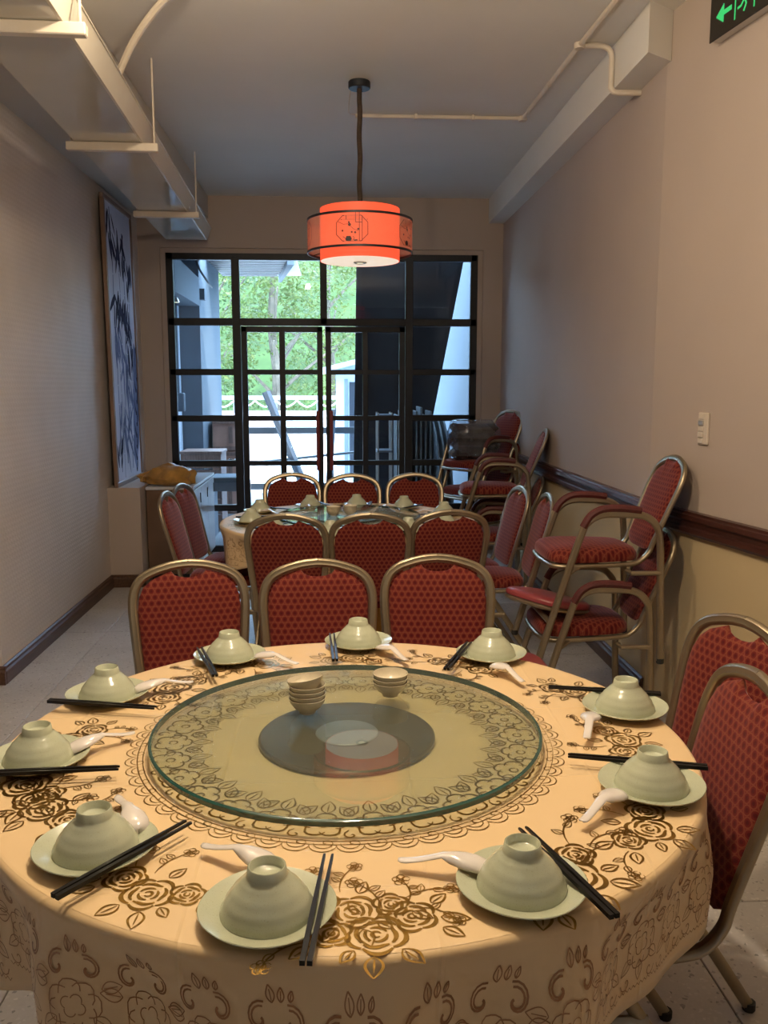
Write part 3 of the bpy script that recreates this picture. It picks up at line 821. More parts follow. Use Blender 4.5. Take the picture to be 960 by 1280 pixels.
for j in range(7): UN.line(arc_pts(.0 + .027 * math.cos(.9 * j), .148 + .023 * math.sin(.9 * j), .019, .9 * j - 1.6, .9 * j + 1.7, 8, .15, 4), .0020)
for j in range(4): UN.line(arc_pts(.0 + .012 * math.cos(1.57 * j + .5), .148 + .010 * math.sin(1.57 * j + .5), .010, 1.57 * j - 1.2, 1.57 * j + 1.9, 7), .0018)
for (x, y, a) in ((.032, .168, .6), (-.032, .168, 2.5), (0, .178, 1.57), (.05, .12, -.2), (-.05, .12, 3.3)): leaf(UN, x, y, a, .038, .0018)
for sx in (-1, 1): UN.line([(sx * (.042 + .018 * (1 - t) * math.cos(6 * t)), .208 + .018 * (1 - t) * math.sin(6 * t)) for t in [i / 10 for i in range(11)]], .0022)
for j in range(5): UN.line([(-.065 + .013 * j, .222), (-.058 + .013 * j, .228), (-.052 + .013 * j, .222)], .0018); UN.line([(.0 + .013 * j, .222), (.007 + .013 * j, .228), (.013 + .013 * j, .222)], .0018)
NU = 42
def lace(parent):
    mb = MB()
    for k in range(NU):
        a0 = 2 * PI * (k + .5) / NU; sc = (hem(a0) - .01) / .235
        UN.to(mb, lambda p: cloth_pt(a0 + p.x * .82 / TR, TR - EDGE + EDGE * PI / 2 + max(-.03, (p.y - .018) * sc), .0012), False)
    mb.build('lace_print', M['lace'], parent, 0)
lace(cl1); HEMF = 0.72; lace(cl2); HEMF = 1.0
inst('gold_print', pr_top.data, cl2)

# ------------------------------------------------------------------ lazy susans
def susan(c, label):
    t = thing('lazy_susan', label, 'turntable', (c.x, c.y, TZ)); g = .414
    MB().lathe([(0, .002), (.186, .002), (.19, .004), (.19, .010), (.186, .013), (0, .013)], 64).build('base', M['tbase'], t)
    MB().lathe([(0, .0132), (.066, .0132), (.068, .015), (.066, .0168), (0, .0168)], 48).build('hub', M['thub'], t)
    gl = MB().lathe([(0, .018), (g - .004, .018), (g - .004, .031), (0, .031)], 96).build('glass_disc', M['glass'], t)
    MB().lathe([(g - .0042, .0179), (g - .001, .0182), (g + .002, .020), (g + .002, .0290), (g - .001, .0308), (g - .0042, .0311), (g - .0042, .0179)], 96).build('glass_edge', M['gedge'], gl)
    return t
susan(TC1, 'round glass lazy susan with green edge on the near table')
susan(TC2, 'round glass lazy susan with green edge on the far table')

# ------------------------------------------------------------------ crockery
Z1 = TZ + .0015
plate_p = [(0, .004), (.052, .004), (.060, .0065), (.078, .013), (.094, .0185), (.0975, .0195), (.0985, .0185), (.097, .016), (.080, .009), (.062, .001), (.055, 0), (.050, .002), (0, .002)]
plate_me = MB().lathe(plate_p, 56, wob=lambda a, r, z: 1 + (.012 * math.sin(4 * a + 1) if r > .07 else 0)).mesh('dinner_plate', M['ware'], 60)
bo, bi = [], []
for k in range(17):
    t = k / 16
    r = .0310 + (.0690 - .0310) * (1 - (1 - t) ** 1.75) + .0004 * math.sin(t * 26) * (1 if 0 < k < 15 else 0)
    bo.append((r, .0585 * (1 - t)))
bi = [(max(0.001, r - .0032), z - .0025 if z > .006 else z) for r, z in reversed(bo)]
bowl_p = [(0, .0610), (.020, .0610), (.0230, .063), (.0243, .0735), (.0258, .0745), (.0272, .0735), (.0295, .0615)] + bo + bi[0:-1] + [(0, .052)]
bowl_me = MB().lathe(bowl_p, 56).mesh('rice_bowl', M['ware'], 60)
def spoon_mesh():
    """upturned porcelain spoon: bowl at +y, handle towards -y"""
    secs = [(.034, .001, .011), (.031, .013, .014), (.024, .0205, .018), (.010, .0235, .0215), (-.008, .0225, .0235), (-.022, .017, .0245), (-.030, .0125, .024), (-.042, .0098, .0215), (-.062, .0085, .0140), (-.082, .0082, .0075), (-.098, .0084, .004), (-.106, .0080, .003), (-.111, .0045, .003)]
    vs = []; fs = []; K = 13
    for (y, w_, top_) in secs:
        depth = .004 if y < -.03 else .0
        for k in range(K):
            a = PI * k / (K - 1)
            vs.append((w_ * math.cos(a), y, (top_ if y >= -.03 else top_) * 1.0 + (math.sin(a) - 1) * min(top_, .012 if y >= -.03 else .0035)))
    n = len(secs)
    for i in range(n - 1):
        for k in range(K - 1): fs.append((i * K + k, i * K + k + 1, (i + 1) * K + k + 1, (i + 1) * K + k))
    b = MB().add(vs, fs)
    me = b.mesh('soup_spoon', M['spoon'], 70); return me
spoon_me = spoon_mesh()
def stick_mesh():
    b = MB(); L = .265; vs = []
    for y, r in ((0, .0036), (L * .45, .0033), (L - .006, .0021), (L, .0016)):
        vs += [(sx * r, y, r + sz * r) for sx, sz in ((-1, -1), (1, -1), (1, 1), (-1, 1))]
    fs = [(i * 4 + k, i * 4 + (k + 1) % 4, i * 4 + 4 + (k + 1) % 4, i * 4 + 4 + k) for i in range(3) for k in range(4)] + [(0, 1, 2, 3), (15, 14, 13, 12)]
    return b.add(vs, fs).mesh('chopstick', M['black'], 30)
stick_me = stick_mesh()
def solid(o, th):
    md = o.modifiers.new('thick', 'SOLIDIFY'); md.thickness = th; md.offset = -1; return o
def setting(px, py, c0, c1, s0, s1, words, table_, zt, boff=(0, 0), simple_=False):
    g = lambda s: s + ' on the ' + table_
    tag(inst('dinner_plate', plate_me, None, (px, py, zt)), 'celadon plate below an upturned bowl, ' + words, 'plate', g('plates'))
    tag(inst('rice_bowl', bowl_me, None, (px + boff[0], py + boff[1], zt + .0045), (0, 0, random.uniform(0, 6))), 'upturned ribbed celadon bowl, ' + words, 'bowl', g('rice bowls'))
    d = Vector((c1[0] - c0[0], c1[1] - c0[1], 0)); ang = math.atan2(-d.x, d.y); d.normalize(); sd = Vector((-d.y, d.x, 0))
    q = Vector((px - c0[0], py - c0[1], 0)); dist = q.dot(sd); need = .0735     # keep the pair clear of the bowl
    if abs(dist) < need: mv = -math.copysign(need - abs(dist), dist); c0 = (c0[0] + sd.x * mv, c0[1] + sd.y * mv)
    for k in (-1, 1):
        tag(inst('chopstick', stick_me, None, (c0[0] + sd.x * .0048 * k, c0[1] + sd.y * .0048 * k, zt + .0198), (R(.0), 0, ang + .006 * k)),
            'black chopstick %s the bowl, ' % ('nearer' if k * dist > 0 else 'farther from') + words, 'chopstick', g('chopsticks'))
    d = Vector((s1[0] - s0[0], s1[1] - s0[1], 0)); ang = math.atan2(-d.x, d.y)
    if not simple_ or random.random() < .8:
        o = inst('soup_spoon', spoon_me, None, (s1[0], s1[1], zt + .0105), (R(-3), 0, ang)); solid(o, .002)
        tag(o, 'white soup spoon lying face down, ' + words, 'spoon', g('soup spoons'))
def ext(c0, c1, L=.265):
    return c0, (c0[0] + (c1[0] - c0[0]), c0[1] + (c1[1] - c0[1]))
SET = dict(
    a=((-.104, 1.156), (-.045, 1.016), (-.015, 1.307), (-.175, 1.300), (-.128, 1.272), 'five places clockwise from the middle chair'),
    b=((.274, 1.198), (.356, 1.084), (.275, 1.356), (.107, 1.263), (.200, 1.242), 'four places clockwise from the middle chair'),
    c=((.589, 1.512), (.707, 1.527), (.442, 1.603), (.416, 1.371), (.493, 1.447), 'three places clockwise from the middle chair'),
    d=((.671, 1.907), (.757, 1.89), (.500, 1.958), (.52, 1.705), (.563, 1.820), 'two places clockwise from the middle chair'),
    e=((.431, 2.332), (.283, 2.167), (.400, 2.46), (.464, 2.086), (.428, 2.180), 'one place clockwise from the middle chair'),
    f=((.060, 2.468), (-.008, 2.258), (-.021, 2.594), (.186, 2.27), (.135, 2.365), 'directly before the middle chair'),
    g=((-.303, 2.357), (-.299, 2.154), (-.389, 2.443), (-.118, 2.259), (-.200, 2.312), 'one place anticlockwise from the middle chair'),
    h=((-.564, 2.065), (-.681, 1.99), (-.416, 1.934), (-.392, 2.115), (-.470, 2.085), 'two places anticlockwise from the middle chair'),
    i=((-.608, 1.699), (-.691, 1.60), (-.453, 1.615), (-.459, 1.789), (-.528, 1.736), 'three places anticlockwise from the middle chair'),
    j=((-.397, 1.342), (-.413, 1.183), (-.246, 1.41), (-.394, 1.490), (-.352, 1.410), 'four places anticlockwise from the middle chair'))
for k, (p, c0, c1, s0, s1, wd) in SET.items():
    setting(p[0], p[1], c0, c1, s0, s1, wd, 'near table', Z1)
T2 = [(-.466, 5.222), (-.481, 4.83), (-.167, 5.426), (.126, 5.448), (.42, 5.356), (.635, 5.057), (.587, 4.65), (.372, 4.45), (-.034, 4.364), (-.33, 4.49)]
W2 = ['the window-side chair by the cabinet', 'the inner chair by the cabinet', 'the door-side chair nearest the cabinet', 'the middle door-side chair', 'the door-side chair nearest the bundle',
      'the outer chair by the dado wall', 'the dado-wall chair nearest the stack', 'the window-facing chair nearest the armchairs', 'the middle window-facing chair', 'the window-facing chair nearest the cabinet']
for (x, y), wd in zip(T2, W2):
    d = Vector((TC2.x - x, TC2.y - y, 0)).normalized(); s = Vector((-d.y, d.x, 0)); p = Vector((x, y, 0))
    c0 = p - d * .08 + s * .085; c1 = p + d * .18 + s * .075; s0 = p + d * .15 - s * .07; s1 = p + d * .07 - s * .045
    setting(x, y, c0, c1, s0, s1, 'far table, before ' + wd, 'far table', Z1, simple_=False)
# small tea bowls stacked on the turntables
cup_p = [(0, .004), (.015, .004), (.016, 0), (.019, 0), (.0195, .005), (.030, .013), (.038, .024), (.0415, .034), (.0405, .0345), (.037, .0255), (.029, .0155), (.018, .0075), (0, .0065)]
cup_me = MB().lathe(cup_p, 40).mesh('tea_bowl', M['cup'], 60)
ZG = TZ + .0315
ordn = ['bottom', 'second from the bottom', 'third from the bottom', 'fourth from the bottom', 'top']
for k in range(5):
    o = inst('tea_bowl', cup_me, None, (-.070, 1.868, ZG + .0105 * k), (0, 0, k)); 
    if k == 4: o.rotation_euler = (R(-6), R(-9), 0); o.location.z += .004
    tag(o, 'small cream tea bowl, %s of the stack of five on the turntable' % ordn[k], 'tea bowl', 'tea bowls on the near turntable')
for k in range(3):
    tag(inst('tea_bowl', cup_me, None, (.123, 1.965, ZG + .0105 * k), (0, 0, k)), 'small cream tea bowl, %s of the stack of three on the turntable' % ['bottom', 'middle', 'top'][k], 'tea bowl', 'tea bowls on the near turntable')
for (x, y, wd) in ((-.02, 4.87, 'nearer the cabinet'), (.075, 4.90, 'nearer the armchairs')):
    for k in range(3): tag(inst('tea_bowl', cup_me, None, (x, y, ZG + .0105 * k), (0, 0, k)), 'small cream tea bowl on the far turntable, %s of the stack %s' % (['bottom', 'middle', 'top'][k], wd), 'tea bowl', 'tea bowls on the far turntable')

# ------------------------------------------------------------------ pendant lamp
LX, LY = 0.14, 5.0
pl = thing('pendant_lamp', 'red drum pendant lamp with black rims hanging over the far table', 'lamp', (LX, LY, ZC))
MB().lathe([(0, 0), (.057, 0), (.06, -.004), (.06, -.034), (.056, -.038), (0, -.038)], 36).build('ceiling_rose', M['dkmetal'], pl)
cp = [(0, 0, -.03), (0, 0, -.07)] + [(0.0025 * math.sin(k * 1.3), .002 * math.cos(k * 1.9), -.10 - k * .05) for k in range(11)] + [(0, 0, -.64)]
MB().tube(bez(cp, 3), .014, 9, None).build('cord_sleeve', M['cord'], pl)
MB().tube([(0, 0, -.63), (0, 0, -.70)], .004, 6).build('hook', M['alu'], pl)
r1, r2 = .222, .292
zt, zb = -.672, -.952
MB().lathe([(r1, zt), (r1, zb), (r1 - .003, zb), (r1 - .003, zt), (r1, zt)], 72).build('shade', M['shade'], pl)
MB().lathe([(0.0, zt + .002), (r1 - .002, zt + .002), (r1 - .002, zt - .001), (0, zt - .001)], 48).build('top_panel', M['dkmetal'], pl)
MB().lathe([(0, zb + .004), (r1 - .004, zb + .004), (r1 - .004, zb), (0, zb - .002)], 64).build('diffuser', M['diff'], pl)
fn = MB().lathe([(.021, zb - .001), (.037, zb - .002), (.038, zb - .008), (.03, zb - .012), (.021, zb - .010), (.021, zb - .001)], 32).build('finial', M['alu'], pl)
MB().lathe([(0, zb - .010), (.021, zb - .008), (.021, zb - .004), (0, zb - .004)], 24).build('led', M['led'], fn)
oz0, oz1 = -.735, -.908
ring = MB().lathe([(r2, oz0), (r2, oz1)], 72).build('sheer_ring', M['sheer'], pl)
for z in (oz0, oz1): MB().lathe([(r2 - .002, z - .006), (r2 + .003, z - .006), (r2 + .003, z + .006), (r2 - .002, z + .006), (r2 - .002, z - .006)], 72).build('rim', M['dkmetal'], ring)
for k in range(3):
    a = k * 2.094 + .6
    MB().tube([(r1 * math.cos(a), r1 * math.sin(a), oz1 + .02), (r2 * math.cos(a), r2 * math.sin(a), oz1 + .004)], .0025, 5).build('spoke', M['dkmetal'], ring)
WP = Print()                                           # lattice window with blossom and teapot
oc = [(-.05, -.065), (-.085, -.03), (-.085, .03), (-.05, .065), (.05, .065), (.085, .03), (.085, -.03), (.05, -.065), (-.05, -.065)]
WP.line(oc, .0035)
for a, b in (((.04, -.065), (.04, .085)), ((.055, -.065), (.055, .065)), ((-.06, .045), (.085, .045)), ((-.03, .065), (-.03, .045)), ((.02, .085), (.02, .03)), ((.02, .03), (.055, .03))): WP.line([a, b], .003)
WP.line([(-.075, .035), (-.045, .02), (-.02, .022), (.01, -.005), (.035, -.015)], .002)
for (x, y, r) in ((-.012, .018, .007), (-.05, -.012, .0045), (.0, -.02, .0045), (.018, -.022, .005), (.034, -.005, .005), (-.015, .03, .0045)):
    for j in range(4): WP.line(arc_pts(x, y, r * (j + 1) / 4, 0, 6.283, 8), r / 3.2)
for j in range(6): WP.line([(-.035 + .002 * abs(j - 2), -.062 + .004 * j), (.0 - .002 * abs(j - 2), -.062 + .004 * j)], .0045)
WP.line([(-.036, -.05), (-.048, -.042)], .003); WP.line(arc_pts(.005, -.051, .008, -1.5, 1.5, 6), .003); WP.line([(.012, -.062), (.03, -.06)], .006)
for k, ac in enumerate((-100, -28, -172, 44, 116)):
    mb = MB(); a0 = R(ac)
    WP.to(mb, lambda p: Vector(((r2 + .0012) * math.cos(a0 + p.x / r2), (r2 + .0012) * math.sin(a0 + p.x / r2), (oz0 + oz1) / 2 + p.y)), False)
    mb.build('window_motif', M['dkmetal'], ring, 0)
# ------------------------------------------------------------------ ceiling services
dr = math.atan2(-.16, 4.5)
def dpt(s, t, z):   # along the duct (s from its window end), across (t from the inner bottom edge), height
    p = Vector((-1.085, 7.68, 0)); d = Vector((.0363, -.9993, 0)); n = Vector((-.9993, -.0363, 0)); q = p + d * s + n * t; return Vector((q.x, q.y, z))
du = thing('ventilation_duct', 'long cream duct with glossy underside hung below the ceiling', 'duct', (0, 0, 0))
L_ = 6.6
def hexa(a): return MB().add(a, [(0, 1, 2, 3), (7, 6, 5, 4), (0, 4, 5, 1), (1, 5, 6, 2), (2, 6, 7, 3), (3, 7, 4, 0)])
hexa([dpt(s, t, z) for z in (2.75, 2.764) for s, t in ((.002, .0125), (L_, .0125), (L_, .345), (.002, .345))]).build('bottom_panel', M['ductb'], du, 0)
hexa([dpt(0, 0, 2.75), dpt(L_, 0, 2.75), dpt(L_, .012, 2.75), dpt(0, .012, 2.75), dpt(-.05, -.03, 2.85), dpt(L_, -.03, 2.85), dpt(L_, -.018, 2.85), dpt(-.05, -.018, 2.85)]).build('side_strip', M['duct'], du, 0)
hexa([dpt(s, t, z) for z in (2.85, 2.856) for s, t in ((-.05, -.036), (L_, -.036), (L_, .34), (-.05, .34))]).build('top_panel', M['duct'], du, 0)
hexa([dpt(0, 0.0, 2.75), dpt(0, .345, 2.75), dpt(.01, .345, 2.75), dpt(.01, 0.0, 2.75), dpt(-.05, -.02, 2.85), dpt(-.05, .345, 2.85), dpt(-.04, .345, 2.85), dpt(-.04, -.02, 2.85)]).build('end_plate', M['duct'], du, 0)
for k, zz in enumerate((2.775, 2.80, 2.825)):
    c = dpt(1.22 + .0 * k, -.012 - .0 * k, zz)
    MB().lathe([(0, .0), (.012, 0), (.012, .01), (0, .01)], 10).move(Matrix.Translation(c) @ Matrix.Rotation(-PI / 2, 4, 'Y')).build('bolt', M['alu'], du)
for s, words in ((1.20, 'nearest the window'), (2.96, 'in the middle of the run'), (4.45, 'nearest the camera end')):
    h = thing('duct_hanger', 'cream trapeze bar with thin rods carrying the duct, ' + words, 'hanger', (0, 0, 0), 0, 'duct hangers')
    a, b = dpt(s, -.075, 2.727), dpt(s, .385, 2.727)
    m_ = (a + b) / 2; MB().box(m_, ((a - b).length, .042, .042), Matrix.Rotation(math.atan2(a.y - b.y, a.x - b.x), 3, 'Z').to_quaternion(), .004).build('bar', M['conduit'], h)
    for q in (dpt(s, -.055, 0), dpt(s, .36, 0)):
        zt_ = ZC if q.x > -1.1 else 2.97
        MB().tube([(q.x, q.y, 2.71), (q.x, q.y, zt_)], .005, 6).build('rod', M['conduit'], h)
cf = MB().tube(bez([(-1.02, 4.30, 2.85), (-.97, 4.22, 2.92), (-.86, 4.08, 3.02), (-.72, 3.93, 3.10), (-.60, 3.82, 3.13), (-.50, 3.72, ZC)], 6), .016, 8).build('flexible_conduit', M['conduit'])
tag(cf, 'cream flexible conduit rising from the duct to the ceiling', 'conduit')
# conduit on the ceiling
zc = ZC - .014
pc = thing('ceiling_conduit', 'cream surface conduit with elbows running across the ceiling and over the beam', 'conduit', (0, 0, 0))
def pipe(pts, r=.013): return MB().tube(pts, r, 8).build('pipe', M['conduit'], pc)
pipe([(.13, 5.55, zc), (1.16, 5.55, zc)], .012); pipe([(1.16, 5.55, zc), (1.19, 4.37, zc)]); pipe([(1.19, 4.37, zc), (1.235, 3.2, zc)])
pipe(bez([(1.19, 4.40, zc), (1.30, 4.40, zc), (1.345, 4.40, zc - .03), (1.35, 4.40, zc - .10), (1.35, 4.40, 2.985), (1.352, 4.40, 2.955), (1.375, 4.40, 2.935), (1.45, 4.40, 2.935), (1.499, 4.40, 2.935)], 5), .014)
for p in ((1.16, 5.55, zc), (1.19, 4.40, zc)):
    MB().lathe([(0, -.016), (.024, -.016), (.028, -.010), (.028, .010), (0, .014)], 20, p).build('junction_box', M['conduit'], pc)
for p in ((.5, 5.55, zc), (.85, 5.55, zc), (1.175, 4.95, zc)): MB().box(p, (.022, .034, .030), None, .004).build('clip', M['conduit'], pc)
MB().tube(bez([(.10, 5.02, ZC - .005), (.085, 5.2, ZC - .05), (.09, 5.4, ZC - .045), (.13, 5.54, ZC - .012)], 5), .004, 6).build('loose_wire', M['conduit'], pc)

# ------------------------------------------------------------------ wall fittings
def on_wall(name, label, cat, t, z):
    o = thing(name, label, cat, nw(t, z)); o.rotation_euler = (0, 0, math.atan2(WD.y, WD.x)); return o   # local +x along wall towards camera, +y into wall? checked below
# local frame: x along WD, y = z cross x; WN is local -y
LYS = 1 if Matrix.Rotation(math.atan2(WD.y, WD.x), 3, 'Z').to_3x3() @ Vector((0, 1, 0)) @ WN > 0 else -1
sg = on_wall('exit_sign', 'black exit sign with glowing green running figure and arrow, high on the splayed wall', 'exit sign', .42, 2.965)
d_ = .045 * LYS
MB().lo((0, 0, -.08), (.40, d_, .085), .004).build('housing', M['alu'], sg)
fc = MB().lo((-.004, d_, -.085), (.404, d_ + .006 * LYS, .09), .002).build('face', M['signb'], sg)
GP = Print()
yy = d_ + .0075 * LYS
for j in range(7): GP.line([(.085, -.022 + .006 * j), (.145, -.022 + .006 * j)], .0065) if 2 <= j <= 4 else None
for j in range(9):
    q = j / 8; GP.line([(.04 + .05 * q, -.004 - .034 * q), (.04 + .05 * q, -.004 + .034 * q)], .0068)
for x0 in (.168, .288): GP.line([(x0, -.06), (x0, .062)], .008)
GP.line([(.168, .062), (.288, .062)], .008)
for r in (.003, .007, .010): GP.line(arc_pts(.236, .036, r, 0, 6.283, 10), .005)
GP.line([(.236, .022), (.226, -.005)], .018); GP.line([(.230, .018), (.208, .006), (.200, .020)], .008); GP.line([(.234, .016), (.252, .0), (.264, .010)], .008)
GP.line([(.228, -.006), (.238, -.028), (.224, -.050)], .010); GP.line([(.224, -.006), (.206, -.024), (.184, -.026)], .010)
mb = MB(); GP.to(mb, lambda p: Vector((p.x, yy, p.y)), False); mb.build('pictogram', M['signg'], fc, 0)
sw = on_wall('wall_switch', 'narrow ivory switch panel with stacked buttons on the splayed wall', 'switch', .415, 1.335)
MB().lo((0, 0, -.068), (.072, .012 * LYS, .068), .003).build('back_plate', M['plast'], sw)
for j in range(5):
    z = .050 - .0255 * j
    b = MB().lo((.010, .012 * LYS, z - .010), (.046, (.020 if j % 2 else .017) * LYS, z + .010), .002).build('button', M['plast' if j != 1 else 'alu'], sw)

# ------------------------------------------------------------------ picture on the ledge
pa = thing('framed_painting', 'tall framed ink painting of blue-grey bamboo leaning on the ledge', 'painting', (-1.635, 6.97, .763))
pa.rotation_euler = (0, R(-0.5), 0)
PW, PH = .86, 2.13
for z0, z1, y0, y1 in ((0, .035, -PW / 2, PW / 2), (PH - .035, PH, -PW / 2, PW / 2)): MB().lo((-.03, y0, z0), (0.0, y1, z1), .003).build('frame_bar', M['frame'], pa)
for y0 in (-PW / 2, PW / 2 - .035): MB().lo((-.03, y0, .035), (0.0, y0 + .035, PH - .035), .003).build('frame_bar', M['frame'], pa)
cv = MB().lo((-.028, -PW / 2 + .03, .03), (-.010, PW / 2 - .03, PH - .03)).build('canvas', M['canvas'], pa)
def blade(mb, y, z, ang, l, w, x=-.009):
    n = 7; L = []; Rr = []
    for k in range(n):
        t = k / (n - 1); hw = w * math.sin(PI * min(1, t * .9 + .06)) ** .8 * .5
        cy, cz = y + math.cos(ang) * l * t + .04 * l * t * t, z + math.sin(ang) * l * t
        L.append((x, cy - math.sin(ang) * hw, cz + math.cos(ang) * hw)); Rr.append((x, cy + math.sin(ang) * hw, cz - math.cos(ang) * hw))
    mb.add(L + Rr, [(i, i + 1, n + i + 1, n + i) for i in range(n - 1)])
rp_ = random.Random(11)
k1, k2, k3 = MB(), MB(), MB()
for (y0, z0, z1, w_) in ((-.24, .10, 1.95, .018), (-.05, .15, 1.85, .014), (.12, .1, 1.9, .020), (.25, .3, 1.7, .012), (-.15, .05, .9, .012)):
    z = z0
    while z < z1:
        dz = rp_.uniform(.13, .2); y1 = y0 + rp_.uniform(-.012, .012)
        k2.add([(-.0092, y0 - w_ / 2, z), (-.0092, y0 + w_ / 2, z), (-.0092, y1 + w_ / 2, z + dz - .008), (-.0092, y1 - w_ / 2, z + dz - .008)], [(0, 1, 2, 3)]); y0 = y1; z += dz
for (y, z, n, lo_, hi, tgt) in ((-.22, 1.95, 9, .14, .30, k1), (.06, 1.85, 9, .14, .3, k1), (.25, 1.7, 6, .12, .26, k1), (-.12, 1.45, 14, .12, .26, k1), (.12, 1.35, 14, .12, .26, k1), (-.2, 1.2, 10, .12, .3, k2), (.2, 1.15, 8, .12, .3, k1), (0, .95, 10, .2, .38, k2), (-.1, .55, 9, .2, .4, k2), (.15, .7, 8, .2, .4, k2), (-.3, .2, 6, .1, .2, k1)):
    for j in range(n):
        up = z < .3
        ang = (PI / 2 if up else -PI / 2) + rp_.gauss(0, .45)
        blade(tgt, max(-.33, min(.32, y + rp_.uniform(-.1, .1))), max(.12 if up else .35, z + rp_.uniform(-.12, .1)), ang, rp_.uniform(lo_, hi), rp_.uniform(.025, .05), -.0090 + .00004 * j)
for j in range(26):                                   # rock wash lower right
    t = j / 25; blade(k3 if j % 3 else k1, .37 - .02 * math.sin(j) - .12 * (1 - t), .06 + .85 * t * .9, PI / 2 + .25 * math.sin(j * 2.1), .28, .10, -.0088 + .00004 * j)
for kk, nm, mt in ((k2, 'ink_wash', 'ink2'), (k3, 'rock_wash', 'ink2'), (k1, 'ink_strokes', 'ink')): kk.build(nm, M[mt], cv, 0)['kind'] = 'stuff'

# ------------------------------------------------------------------ cabinet, sack, bundle
cb = thing('low_cabinet', 'low brown cabinet with pale doors beneath the bamboo picture', 'cabinet', (-1.29, 7.28, 0))
cb_x, cb_y = .18, .57
MB().lo((-cb_x, -cb_y, .06), (cb_x - .02, cb_y, .725), .003).build('body', M['board'], cb)
MB().lo((-cb_x + .02, -cb_y + .02, 0), (cb_x - .05, cb_y - .02, .06)).build('plinth', M['dkmetal'], cb)
MB().lo((-cb_x - .004, -cb_y - .006, .725), (cb_x + .004, cb_y + .004, .748), .003).build('top', M['boardw'], cb)
for k in range(3):
    y0 = -cb_y + .012 + k * .376; d = MB().lo((cb_x - .02, y0, .07), (cb_x, y0 + .37, .712), .003).build('door', M['boardw'], cb)
    MB().lo((cb_x, y0 + .33, .58), (cb_x + .006, y0 + .338, .66)).build('handle', M['dkmetal'], d)
def lump(rad, seed, nz=14, na=26, amp=.2, freq=3.2, flat=True):
    rr = random.Random(seed); ph = [rr.uniform(0, 6) for _ in range(9)]; vs = []; fs = []
    for i in range(nz + 1):
        b = PI * i / nz
        for j in range(na):
            a = 2 * PI * j / na
            d = Vector((math.sin(b) * math.cos(a), math.sin(b) * math.sin(a), math.cos(b)))
            w_ = 1 + amp * (math.sin(freq * d.x * 2 + ph[0]) * math.sin(freq * d.y * 1.5 + ph[1]) + .6 * math.sin(freq * 2.3 * d.z + 3 * d.x + ph[2]) + .4 * math.sin(freq * 4 * d.y + ph[3]))
            p = Vector((d.x * rad[0], d.y * rad[1], d.z * rad[2])) * w_
            if flat: p.z = max(p.z, -rad[2] * .55)
            vs.append(p)
    for i in range(nz):
        for j in range(na):
            j2 = (j + 1) % na; fs.append((i * na + j, i * na + j2, (i + 1) * na + j2, (i + 1) * na + j))
    return MB().add(vs, fs)
sk = thing('plastic_sack', 'crumpled ochre plastic sack lying on the low cabinet', 'sack', (-1.32, 6.88, .748 + .058), R(8))
b = lump((.19, .15, .105), 4, amp=.13)
for i, v in enumerate(b.v):                            # drawn-out neck on one side
    x, y, z = v
    if x < -.02: f = 1 + (-x) * .8; b.v[i] = (x * 1.15, y * (1 - min(.6, (-x) * 2.2)), z * (1 - min(.55, (-x) * 2.0)))
b.build('bag', M['sack'], sk, 40)
for i, v in enumerate(b.v): pass
MB().tube(bez([(-.20, .02, -.02), (-.205, .03, .0), (-.2, .0, .012), (-.195, -.03, .0), (-.2, -.02, -.02)], 5), .008, 6).build('knot', M['sack'], sk)
wb_ = thing('wrapped_bundle', 'dark bundle wrapped in clear plastic lying on the corner armchairs', 'bundle', (1.10, 6.92, .944))
for k in range(4):
    bb = MB().box((.01 * math.sin(k * 2), .01 * math.cos(k), .035 + .07 * k), (.36, .30, .074), None, .03)
    bb.build('folded_cloth', M['wrap'], wb_)
b = lump((.21, .18, .20), 9, 20, 40, .07, 5.0, False)
for i, v in enumerate(b.v): b.v[i] = (max(-.2, min(.2, v[0] * 1.15)), max(-.17, min(.17, v[1] * 1.15)), max(-.145, min(.16, v[2])) + .15)
M['film'] = pane_mat('clear_plastic_film', (0.86, 0.88, 0.92), 0.08, 1.6, 0.10, (0.5, 0.52, 0.58))
b.build('plastic_film', M['film'], wb_, 25)

# ------------------------------------------------------------------ outdoors
def outd(name, mb_, mat, label, cat, group=None, smooth=35): return tag(mb_.build(name, M[mat], None, smooth), label, cat, group)
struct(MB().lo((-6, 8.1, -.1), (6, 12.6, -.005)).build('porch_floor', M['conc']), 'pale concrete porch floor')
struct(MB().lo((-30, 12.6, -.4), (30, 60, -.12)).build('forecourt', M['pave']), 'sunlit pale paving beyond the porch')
struct(MB().lo((-2.6, 8.1, 3.3), (2.6, 9.5, 3.42)).build('porch_roof', M['render']), 'flat porch roof outside')
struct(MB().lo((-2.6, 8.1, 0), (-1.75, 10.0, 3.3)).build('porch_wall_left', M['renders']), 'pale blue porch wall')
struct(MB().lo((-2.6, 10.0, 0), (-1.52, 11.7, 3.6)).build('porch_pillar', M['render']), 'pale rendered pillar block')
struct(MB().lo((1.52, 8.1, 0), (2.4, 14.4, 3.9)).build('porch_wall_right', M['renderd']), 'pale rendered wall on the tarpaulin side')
pp = MB().tube([(-1.70, 9.5, 3.2), (-1.70, 9.5, 1.45)], .02, 8); pp.box((-1.68, 9.5, 1.35), (.10, .10, .2), None, .01)
outd('drain_pipe', pp, 'render', 'pale vertical pipe on the porch wall ending in a small box', 'pipe')
sb = thing('soffit_box', 'pale sloping box beam with brackets under the porch ceiling', 'beam', (-1.6, 9.2, 2.5))
hexa([Vector(p) for p in ((-.14, -.8, -.10), (-.14, .7, -.10), (.10, .7, -.10), (.10, -.8, -.10), (-.14, -.8, .24), (-.14, .7, .20), (.10, .7, .20), (.10, -.8, .24))]).build('box', M['render'], sb, 0)
